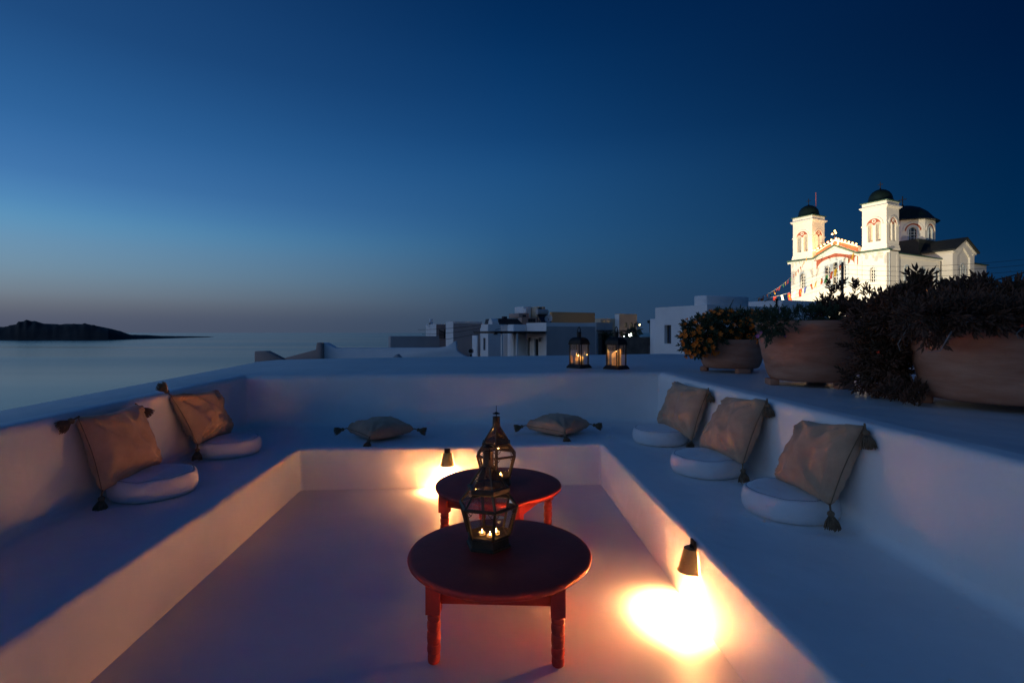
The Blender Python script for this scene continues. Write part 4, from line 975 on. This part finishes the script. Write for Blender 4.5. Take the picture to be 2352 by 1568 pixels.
# ------------------------------------------------------------------ wall lamps of the pit
def wall_lamp(p, nrm, label, power):
    e = empty('wall_lamp', p, label, 'wall lamp', 'brass downlights on the bench front', rz=math.atan2(nrm[1], nrm[0]))
    H_, rt, rb, dpt = 0.13, 0.046, 0.074, 1.0
    prof_ = lambda t: rt + (rb-rt)*t
    lp = []; n = 20                                                # half cup against the wall: local +x points away from the wall
    for t in [k/6 for k in range(7)]:
        r2 = prof_(t); lp.append([(0.003+r2*1.25*max(math.sin(math.pi*i/n), 0), -r2*math.cos(math.pi*i/n), H_*(1-t)) for i in range(n+1)])
    t_ = 1.0; r2 = rb*0.94; inn = []
    for t in [1-k/6 for k in range(7)]:
        r2 = prof_(t)*0.93; inn.append([(0.004+r2*1.25*max(math.sin(math.pi*i/n), 0), -r2*math.cos(math.pi*i/n), H_*(1-t)+(0.001 if t == 1 else 0) - (0.004 if t == 0 else 0)) for i in range(n+1)])
    m_ = MB().loft(lp + inn, closed=False)
    m_.add(lp[0], [tuple(range(n+1))])
    m_.build('shade', M['shade'], e, smooth=True, angle=35)
    rim = MB().tube([(0.003+rb*1.25*math.sin(math.pi*i/n), -rb*math.cos(math.pi*i/n), 0) for i in range(n+1)], 0.004, 6).build('rim', M['shade'], e, smooth=True)
    MB().box(0.001, 0.012, -0.03, 0.03, H_-0.02, H_+0.045).sphere((0.02, 0, H_+0.012), 0.011, 8, 5).build('bracket', M['iron'], e)
    MB().lathe([(0.008, 0.07), (0.012, 0.05), (0.010, 0.025), (0.004, 0.018)], 10, (0.045, 0, 0)).build('bulb', M['led'], e, smooth=True)
    lamp('light', 'POINT', (0.05, 0, LAMP_Z), power*0.012, WARM, e, 0.008)
    l = lamp('beam', 'SPOT', (0.05, 0, 0.03), power, WARM, e, 0.012, spot_size=R(113), spot_blend=0.75); l.rotation_euler = (0, R(-13), 0)
LAMP_Z = 0.004
fx = lambda X: FQ[0][1] + (FQ[1][1]-FQ[0][1])*(X-FQ[0][0])/(FQ[1][0]-FQ[0][0])
wall_lamp((-0.69, fx(-0.69)-0.004, 0.243), (0.07, -1), 'brass cup wall lamp on the back bench front left of the tables', 720)
rx = lambda Y: FQ[1][0] + (FQ[2][0]-FQ[1][0])*(Y-FQ[1][1])/(FQ[2][1]-FQ[1][1])
wall_lamp((rx(3.06)-0.004, 3.06, 0.262), (-1, -0.04), 'brass cup wall lamp on the right bench front', 840)
wall_lamp((rx(-0.7)-0.004, -0.7, 0.262), (-1, -0.04), 'brass cup wall lamp on the right bench front, behind the viewer', 1000)

# ------------------------------------------------------------------ tables
def table(label, x, y, rz):
    e = empty('coffee_table', (x, y, 0), label, 'table', 'round red tables in the pit', rz)
    MB().lathe([(0.47, 0.398), (0.495, 0.402), (0.505, 0.412), (0.508, 0.424), (0.503, 0.434), (0.49, 0.44), (0.30, 0.441), (0.01, 0.441)], 72, fn=lambda a, z: 1+0.004*math.sin(3*a)).build('tabletop', M['red'], e, smooth=True, angle=60)
    s = 0.31
    for i in range(4):
        a = i*math.pi/2; o = MB().box(-s+0.035, s-0.035, -s-0.014, -s+0.012, 0.30, 0.3975).build('apron', M['red'], e); o.rotation_euler = (0, 0, a); bevel(o, 0.003, 1)
    me = None
    for sx in (-1, 1):
        for sy in (-1, 1):
            if me is None:
                m_ = MB().box(-0.036, 0.036, -0.036, 0.036, 0.255, 0.397)
                pr = [(0.022, 0), (0.029, 0.006), (0.032, 0.022), (0.031, 0.044), (0.029, 0.050), (0.033, 0.058), (0.0345, 0.075), (0.033, 0.092), (0.030, 0.098), (0.033, 0.106), (0.035, 0.130), (0.034, 0.155), (0.030, 0.163), (0.033, 0.171), (0.035, 0.190), (0.034, 0.206), (0.029, 0.213), (0.033, 0.221), (0.033, 0.236), (0.029, 0.242), (0.031, 0.2549)]
                m_.lathe(pr, 20); me = m_.mesh('leg', M['red'], True, angle=40)
            link('leg', me, e, (sx*s, sy*s, 0))
    return e
table('nearer round red coffee table with turned legs', -0.068, 2.915, R(-2.5))
table('farther round red coffee table with turned legs', -0.112, 4.22, R(-25))

# ------------------------------------------------------------------ table lanterns
def tealight(parent, x, y, z, lit=True):
    c = MB().lathe([(0.019, 0), (0.0195, 0.014), (0.018, 0.014), (0.018, 0.010), (0.002, 0.010)], 16, cap1=False).build('tealight', M['wax'], parent, smooth=True); c.location = (x, y, z)
    MB().lathe([(0.001, 0.010), (0.0035, 0.016), (0.003, 0.022), (0.0005, 0.032)], 8).build('flame', M['flame'], c, smooth=True)
def table_lantern(label, x, y, rz, ring_on, candles, power):
    e = empty('candle_lantern', (x, y, 0.4415), label, 'lantern', 'brass lanterns on the tables', rz)
    n = 6; ph = 0.0
    def hexp(r, z): return [Vector((r*math.cos(2*math.pi*k/n+ph), r*math.sin(2*math.pi*k/n+ph), z)) for k in range(n)]
    rb_, rs, rr, rc = 0.120, 0.170, 0.110, 0.031
    zb_, zs, zr, zr2, zc, zt = 0.062, 0.235, 0.312, 0.336, 0.452, 0.535
    MB().lathe([(0.132, 0), (0.132, 0.012), (0.122, 0.018), (0.120, 0.062), (0.02, 0.062)], n, phase=ph).build('base', M['brass'], e)
    A, B, C, D, E_ = hexp(rb_, zb_), hexp(rs, zs), hexp(rr, zr), hexp(rr, zr2), hexp(rc, zc)
    fr_ = MB()
    for k in range(n):
        k2 = (k+1) % n
        fr_.bar(A[k], B[k], 0.013).bar(B[k], C[k], 0.011).bar(D[k], E_[k], 0.009).bar(B[k], B[k2], 0.014).bar(A[k], A[k2], 0.012)
    fr_.build('frame', M['brass'], e)
    MB().lathe([(rr+0.006, zr-0.006), (rr+0.018, zr+0.004), (rr+0.018, zr2-0.002), (rr+0.004, zr2+0.004), (rr-0.012, zr2+0.002), (rr-0.014, zr-0.006), (rr+0.006, zr-0.006)], n, phase=ph, cap0=False, cap1=False).build('band', M['brass'], e)
    br = MB()
    for k in range(n):
        for s_ in (1, -1):
            t = (B[(k+s_) % n]-B[k]).normalized(); dn = (A[k]-B[k]).normalized()
            p0, p1 = B[k]+t*0.045, B[k]+dn*0.045; br.tube([p0, B[k]+t*0.026+dn*0.026*1.2, p1], 0.0022, 4).tube([B[k]+t*0.004, B[k]+t*0.026+dn*0.03], 0.002, 4)
    br.build('corner_bracket', M['brass'], e)
    for k in range(n):
        k2 = (k+1) % n
        for a, b in ((A, B), (B, C), (D, E_)):
            MB().add([a[k]*0.985+Vector((0,0,0)), a[k2]*0.985, b[k2]*0.985, b[k]*0.985], [(0, 1, 2, 3)]).build('pane', M['glass'], e, fix=False) if False else MB().add([Vector((a[k].x*.985, a[k].y*.985, a[k].z)), Vector((a[k2].x*.985, a[k2].y*.985, a[k2].z)), Vector((b[k2].x*.985, b[k2].y*.985, b[k2].z)), Vector((b[k].x*.985, b[k].y*.985, b[k].z))], [(0, 1, 2, 3)]).build('pane', M['glass'], e, fix=False)
    MB().lathe([(rc, zc-0.004), (rc+0.002, zc), (rc, zc+0.006), (rc-0.002, zt-0.006), (rc, zt), (rc-0.006, zt), (rc-0.006, zc)], 18, cap0=False, cap1=False).build('chimney', M['brass'], e, smooth=True, angle=40)
    hd = MB().tube([(-rc-0.004, 0, zt-0.03), (-rc-0.002, 0, zt+0.012), (0, 0, zt+0.024), (rc+0.002, 0, zt+0.012), (rc+0.004, 0, zt-0.03)], 0.003, 6)
    hd.lathe([(0.001, 0.02), (0.03, 0.022), (0.030, 0.027), (0.012, 0.034), (0.003, 0.04)], 14, (0, 0, zt))
    for s_ in (-1, 1): hd.tube([(s_*(rc+0.008)+0.009*math.cos(a), 0, zt-0.035+0.009*math.sin(a)) for a in [2*math.pi*k/8 for k in range(9)]], 0.002, 4)
    c_ = (0, 0, zt+0.062) if ring_on else (0.018, 0, zt+0.040)
    if ring_on: hd.tube([(0.026*math.cos(a), 0, c_[2]+0.026*math.sin(a)) for a in [2*math.pi*k/18 for k in range(19)]], 0.0022, 5)
    else: hd.tube([(c_[0]+0.026*math.cos(a), 0.026*math.sin(a), c_[2]+0.006*math.cos(a)) for a in [2*math.pi*k/18 for k in range(19)]], 0.0022, 5)
    hd.build('handle', M['iron'], e, smooth=True)
    for (cx_, cy_) in candles:
        a = -rz; tealight(e, cx_*math.cos(a)-cy_*math.sin(a), cx_*math.sin(a)+cy_*math.cos(a), zb_+0.001)
    lamp('glow', 'POINT', (0, 0, zb_+0.045), power, (1, 0.5, 0.17), e, 0.01)
    return e
table_lantern('nearer brass and glass lantern with three tealights, folded ring', -0.135, 2.98, R(-75), False, ((-0.035, -0.01), (0.045, 0.0), (0.012, -0.045)), 0.05)
table_lantern('farther brass and glass lantern with its hanging ring upright', -0.126, 4.20, R(-90), True, ((0.035, -0.03), (-0.03, 0.02)), 0.15)

# ------------------------------------------------------------------ candle lanterns on the wall
def deck_lantern(label, p, rz, chh, power, s=1.0):
    e = empty('candle_lantern', p, label, 'lantern', 'dark iron candle lanterns on the wall', rz)
    a = 0.112; zb_, zs = 0.055, 0.37
    def sq(r, z): return [Vector((r, r, z)), Vector((-r, r, z)), Vector((-r, -r, z)), Vector((r, -r, z))]
    MB().loft([sq(0.142, 0), sq(0.142, 0.014), sq(0.118, 0.052), sq(0.112, 0.055), sq(0.01, 0.056)]).add(sq(0.142, 0), [(3, 2, 1, 0)]).build('base', M['iron'], e)
    fr_ = MB()
    for sx in (-1, 1):
        for sy in (-1, 1):
            fr_.box(sx*a-0.006, sx*a+0.006, sy*(a-0.022)-0.006, sy*(a-0.022)+0.006, zb_, zs).box(sx*(a-0.022)-0.006, sx*(a-0.022)+0.006, sy*a-0.006, sy*a+0.006, zb_, zs)
    fr_.box(-a-.008, a+.008, -a-.008, -a+.004, zs-.004, zs+.014).box(-a-.008, a+.008, a-.004, a+.008, zs-.004, zs+.014).box(-a-.008, -a+.004, -a+.004, a-.004, zs-.004, zs+.014).box(a-.004, a+.008, -a+.004, a-.004, zs-.004, zs+.014)
    fr_.build('frame', M['iron'], e)
    MB().loft([sq(0.117, zs+0.012), sq(0.116, zs+0.03), sq(0.108, zs+0.06), sq(0.092, zs+0.088), sq(0.070, zs+0.104), sq(0.045, zs+0.112)]).add(sq(0.045, zs+0.112), [(0, 1, 2, 3)]).build('hood', M['iron'], e)
    MB().lathe([(0.042, zs+0.105), (0.034, zs+0.115), (0.034, zs+0.19), (0.038, zs+0.194), (0.010, zs+0.198)], 14).build('chimney', M['iron'], e)
    MB().tube([(0.036*math.cos(t)*1.0, 0.0, zs+0.185+0.085*math.sin(t)) for t in [math.pi*k/12 for k in range(13)]], 0.007, 6).build('handle', M['iron'], e, smooth=True)
    for k in range(4):
        q = Matrix.Rotation(k*math.pi/2, 3, 'Z'); MB().add([q @ Vector(v) for v in ((a-.006, -a+.02, zb_), (a-.006, a-.02, zb_), (a-.006, a-.02, zs), (a-.006, -a+.02, zs))], [(0, 1, 2, 3)]).build('pane', M['glass'], e, fix=False)
    r0 = 0.068; zc0 = zb_+0.002; zc1 = zc0+chh
    c = MB()
    prof_ = [(r0*0.3, 0), (r0, 0), (r0, chh-0.012), (r0-0.006, chh), (r0-0.012, chh-0.006), (r0-0.014, chh-0.055), (r0*0.2, chh-0.07)]
    sl = lambda a_, z: 1.0
    c.lathe(prof_, 28)
    c.v = [(x, y, z + (0.035*(x*0.7-y*0.7)/r0 if z > chh*0.5 and SLANT else 0)+zc0) for x, y, z in c.v]
    co = c.build('candle', M['wax'], e, smooth=True)
    MB().tube([(0, 0, zc1-0.07), (0.002, 0, zc1-0.052)], 0.0015, 4).build('wick', M['iron'], co)
    MB().lathe([(0.001, 0), (0.012, 0.012), (0.011, 0.028), (0.001, 0.06)], 10, (0, 0, zc1-0.055+(0.035 if not SLANT else 0))).build('flame', M['flame'], co, smooth=True)
    lamp('glow', 'POINT', (0, 0, zc1-0.025+(0.02 if not SLANT else 0)), power, (1, 0.48, 0.14), e, 0.012)
SLANT = False
deck_lantern('iron lantern with a short glowing candle, left of the pair on the back wall', P(1330, 764, 8.17)-Vector((0, 0, CAMZ-ZT)), R(45), 0.13, 7)
SLANT = True
deck_lantern('iron lantern with a tall slanted candle, right of the pair on the back wall', P(1415.5, 764, 7.93)-Vector((0, 0, CAMZ-ZT)), R(43), 0.215, 1.6)

# ------------------------------------------------------------------ cushions and pillows
def tassel(parent, p, d, l=0.066, seed=0, fan_=1.15):
    r_ = random.Random(seed); m_ = MB(); d = Vector(d).normalized(); q = d.to_track_quat('Z', 'Y').to_matrix()
    m_.tube([(0, 0, -0.02), (0, 0, 0.02)], 0.005, 5); m_.lathe([(0.006, 0.012), (0.016, 0.02), (0.018, 0.03), (0.012, 0.040), (0.011, 0.045)], 12)
    for k in range(46):
        a = k*2.4; rr = math.sqrt((k+0.5)/46); e1 = 0.011*rr; e2 = (0.030*rr+0.004)*fan_
        m_.tube([(e1*math.cos(a), e1*math.sin(a), 0.04), (e2*.8*math.cos(a+.1), e2*.8*math.sin(a+.1), 0.04+l*0.45), (e2*math.cos(a+.2)+r_.uniform(-.003, .003), e2*math.sin(a+.2)+r_.uniform(-.003, .003), 0.04+l*r_.uniform(.85, 1.05))], [0.0032, 0.0036, 0.0026], 4)
    m_.v = [tuple(q @ (Vector(v)*1.2) + Vector(p)) for v in m_.v]
    return m_.build('tassel', M['tassel'], parent, smooth=True, fix=False)
def pillow(label, c, puff, tas, seed, group, sink=None, wr=1.0):
    """c: corner points bl, br, tr, tl (world)."""
    bl, br, tr_, tl = [Vector(p) for p in c]; org = (bl+br)/2
    e = empty('pillow', org, label, 'pillow', group)
    N_ = 36; nrm = ((br-bl).cross(tl-bl)).normalized()
    if nrm.dot(CAMP-org) < 0: nrm = -nrm
    so = Vector((seed*3.1, seed*1.7, 0))
    def base(s, t):
        # edges curve inward between the pulled-out corners
        p = bl*(1-s)*(1-t) + br*s*(1-t) + tr_*s*t + tl*(1-s)*t
        cx_ = (bl+br+tr_+tl)/4
        k = 0.055*(math.sin(math.pi*s)**1.0 * (abs(2*t-1)**6) + math.sin(math.pi*t) * (abs(2*s-1)**6))
        return p + (cx_-p)*k*1.3
    def th(s, t):
        a = max(0, 1-abs(2*s-1)**2.6); b = max(0, 1-abs(2*t-1)**2.6)
        h_ = (a*b)**0.46
        wv = 0
        for (qs, qt) in ((0, 0), (1, 0), (1, 1), (0, 1)):
            ds, dt = s-qs, t-qt; d = math.hypot(ds, dt); an = math.atan2(dt, ds)
            wv += math.exp(-(d/0.34)**2) * (1-abs(math.sin(an*5.5 + seed*1.3 + qs*2+qt))*2) * min(1, d*5) * 0.24
        wv += 0.16*noise.noise((s*2.6+so.x, t*2.6+so.y, seed)) + 0.09*(0.5-abs(noise.noise((s*5+so.x+t*2, t*4-s*2, seed+4)))*2)
        wv += (t**4)*0.22*math.sin(s*17+seed*2+2.5*noise.noise((s*3, seed, 0)))*min(1, (1-t)*6)
        ear = 0
        for (qs, qt, k_) in ((0, 1, .9), (1, 1, 1.0), (1, 0, .5), (0, 0, .5)):
            d = math.hypot(s-qs, t-qt); ear += k_*0.30*math.exp(-((d-0.085)/0.05)**2)
        return h_*(1+wr*1.5*wv) + ear*(a*b)**0.12
    m_ = MB(); uv = []
    for side in (1, -1):
        for i in range(N_+1):
            for j in range(N_+1):
                s, t = i/N_, j/N_; p = base(s, t) + nrm*side*puff*0.5*th(s, t)*(1.0 if side == 1 else 0.75)
                m_.v.append(tuple(p-org)); uv.append((s, t))
    K = (N_+1)**2
    for i in range(N_):
        for j in range(N_):
            a = i*(N_+1)+j; q = (a, a+N_+1, a+N_+2, a+1); m_.f += [q, tuple(K+x for x in reversed(q))]
    me = bpy.data.meshes.new('cover'); me.from_pydata(m_.v, [], m_.f)
    ul = me.uv_layers.new(name='UVMap')
    for lp_ in me.loops: ul.data[lp_.index].uv = uv[lp_.vertex_index]
    bm = bmesh.new(); bm.from_mesh(me); bmesh.ops.remove_doubles(bm, verts=bm.verts, dist=0.0004); bmesh.ops.recalc_face_normals(bm, faces=bm.faces); bm.to_mesh(me); bm.free()
    me.shade_smooth(); me.materials.append(M['linen']); link('cover', me, e)
    pts = [base(0, k/20)-org for k in range(21)] if wr < 5 else []
    seam = MB().tube([base(1, k/20)-org for k in range(21)], 0.0035, 4).build('seam', M['tassel'], e, smooth=True); MB().tube([base(0, k/20)-org for k in range(21)], 0.0035, 4).build('seam', M['tassel'], e, smooth=True)
    cs = dict(bl=bl, br=br, tr=tr_, tl=tl)
    for k, d in tas.items(): tassel(e, cs[k]-org+Vector(d).normalized()*0.012, d, seed=seed*7+len(k)+ord(k[1]))
    return e
def cushion(label, x, y, r_=0.295, h_=0.155, rz=0, seed=0, tilt=(0, 0)):
    e = empty('seat_cushion', (x, y, ZB+0.002), label, 'cushion', 'round white seat cushions on the bench', rz)
    pr = [(r_*0.80, 0.0), (r_*0.93, 0.006), (r_*0.985, h_*.25), (r_, h_*.5), (r_*0.985, h_*.75), (r_*0.94, h_*.93), (r_*0.90, h_*.985), (r_*0.885, h_*.975), (r_*0.86, h_*1.0), (r_*0.7, h_*1.035), (r_*0.45, h_*1.05), (r_*0.2, h_*1.045), (r_*0.02, h_*1.04)]
    fn = lambda a, z: 1 + 0.018*math.sin(2*a+seed) + 0.008*math.sin(5*a+seed*2) + 0.014*noise.noise((math.cos(a)*5, math.sin(a)*5, z*30+seed))
    m_ = MB().lathe(pr, 64, fn=fn)
    def zz(x_, y_, z): return z + (0.011*noise.noise((x_*8+seed, y_*8, seed)) + 0.006*(0.5-abs(noise.noise((x_*17+seed, y_*7+x_*5, seed)))))*(z/h_)
    m_.v = [(a, b, zz(a, b, c)) for a, b, c in m_.v]
    m_.build('cover', M['cushion'], e, smooth=True)
    sm = MB()
    for k in range(96):
        a0, a1 = 2*math.pi*(k+.15)/96, 2*math.pi*(k+.75)/96; q = []
        for a in (a0, a1):
            rr = r_*0.885*fn(a, h_*.975); q.append((rr*math.cos(a), rr*math.sin(a), zz(rr*math.cos(a), rr*math.sin(a), h_*.975)+0.0015))
        sm.tube(q, 0.0028, 3)
    sm.build('stitching', M['stitch'], e)
    return e
cushion('white round cushion under the farthest pillow of the right bench', 1.64, 5.80, seed=1)
cushion('white round cushion under the middle pillow of the right bench', 1.69, 4.55, seed=2)
cushion('white round cushion under the nearest pillow of the right bench', 1.88, 3.54, seed=3)
cushion('white round cushion under the nearer pillow of the left bench', -2.71, 3.96, seed=4)
cushion('white round cushion under the farther pillow of the left bench', -2.84, 5.25, seed=5)
GP = 'tan linen pillows with tassels'
dn = (0, -0.1, -1)
pillow('tan linen pillow farthest back on the right bench', ((1.738, 6.22, .575), (1.866, 5.42, .527), (2.03, 5.40, 1.07), (1.97, 6.22, 1.07)), 0.27, dict(tr=(0.05, -.3, -1), br=(-.3, -.6, -.2)), 1, GP)
pillow('tan linen pillow in the middle of the right bench', ((1.775, 4.93, .575), (1.845, 4.18, .593), (2.07, 4.24, 1.105), (2.03, 4.86, 1.05)), 0.28, dict(tr=(0.02, -.25, -1), br=(0.02, -.15, -1)), 2, GP)
pillow('tan linen pillow nearest on the right bench', ((1.93, 3.81, .575), (1.93, 3.17, .60), (2.10, 3.11, 1.10), (2.09, 3.68, 1.03)), 0.28, dict(tr=(0.02, -.25, -1), br=(0.02, -.15, -1)), 3, GP)
pillow('brown tan pillow nearest on the left bench', ((-2.84, 3.62, .549), (-2.90, 4.30, .57), (-3.02, 4.20, 1.075), (-2.96, 3.56, 1.075)), 0.27, dict(tl=(-.2, -.7, -.35), tr=(0.3, .5, -.6), bl=(0.05, -.2, -1)), 4, GP, wr=0.7)
pillow('wrinkled tan pillow on the left bench near the corner', ((-2.95, 4.90, .598), (-3.05, 5.67, .565), (-3.20, 5.58, 1.035), (-3.14, 4.80, 1.08)), 0.26, dict(tl=(-.2, -.5, .55), bl=(0.1, -.2, -1)), 5, GP, wr=1.9)
def flat(label, cx_, cy_, rot, seed):
    z = ZB+0.10; hd = 0.40; q = [Vector((cx_+hd*math.cos(rot+k*math.pi/2), cy_+hd*math.sin(rot+k*math.pi/2)-0.10, z)) for k in range(4)]
    q[0].z -= 0.02
    out = lambda k, dz: tuple(Vector((math.cos(rot+k*math.pi/2), math.sin(rot+k*math.pi/2), dz)))
    return pillow(label, (q[0], q[1], q[2], q[3]), 0.25, dict(bl=out(0, -1.0), br=out(1, -.25), tl=out(3, -.28)), seed, GP, wr=0.6)
flat('tan pillow lying flat on the back bench, left of the lanterns', -1.53, 6.17, R(-92), 6)
flat('tan pillow lying flat on the back bench, right of the lanterns', 0.56, 6.42, R(-84), 7)
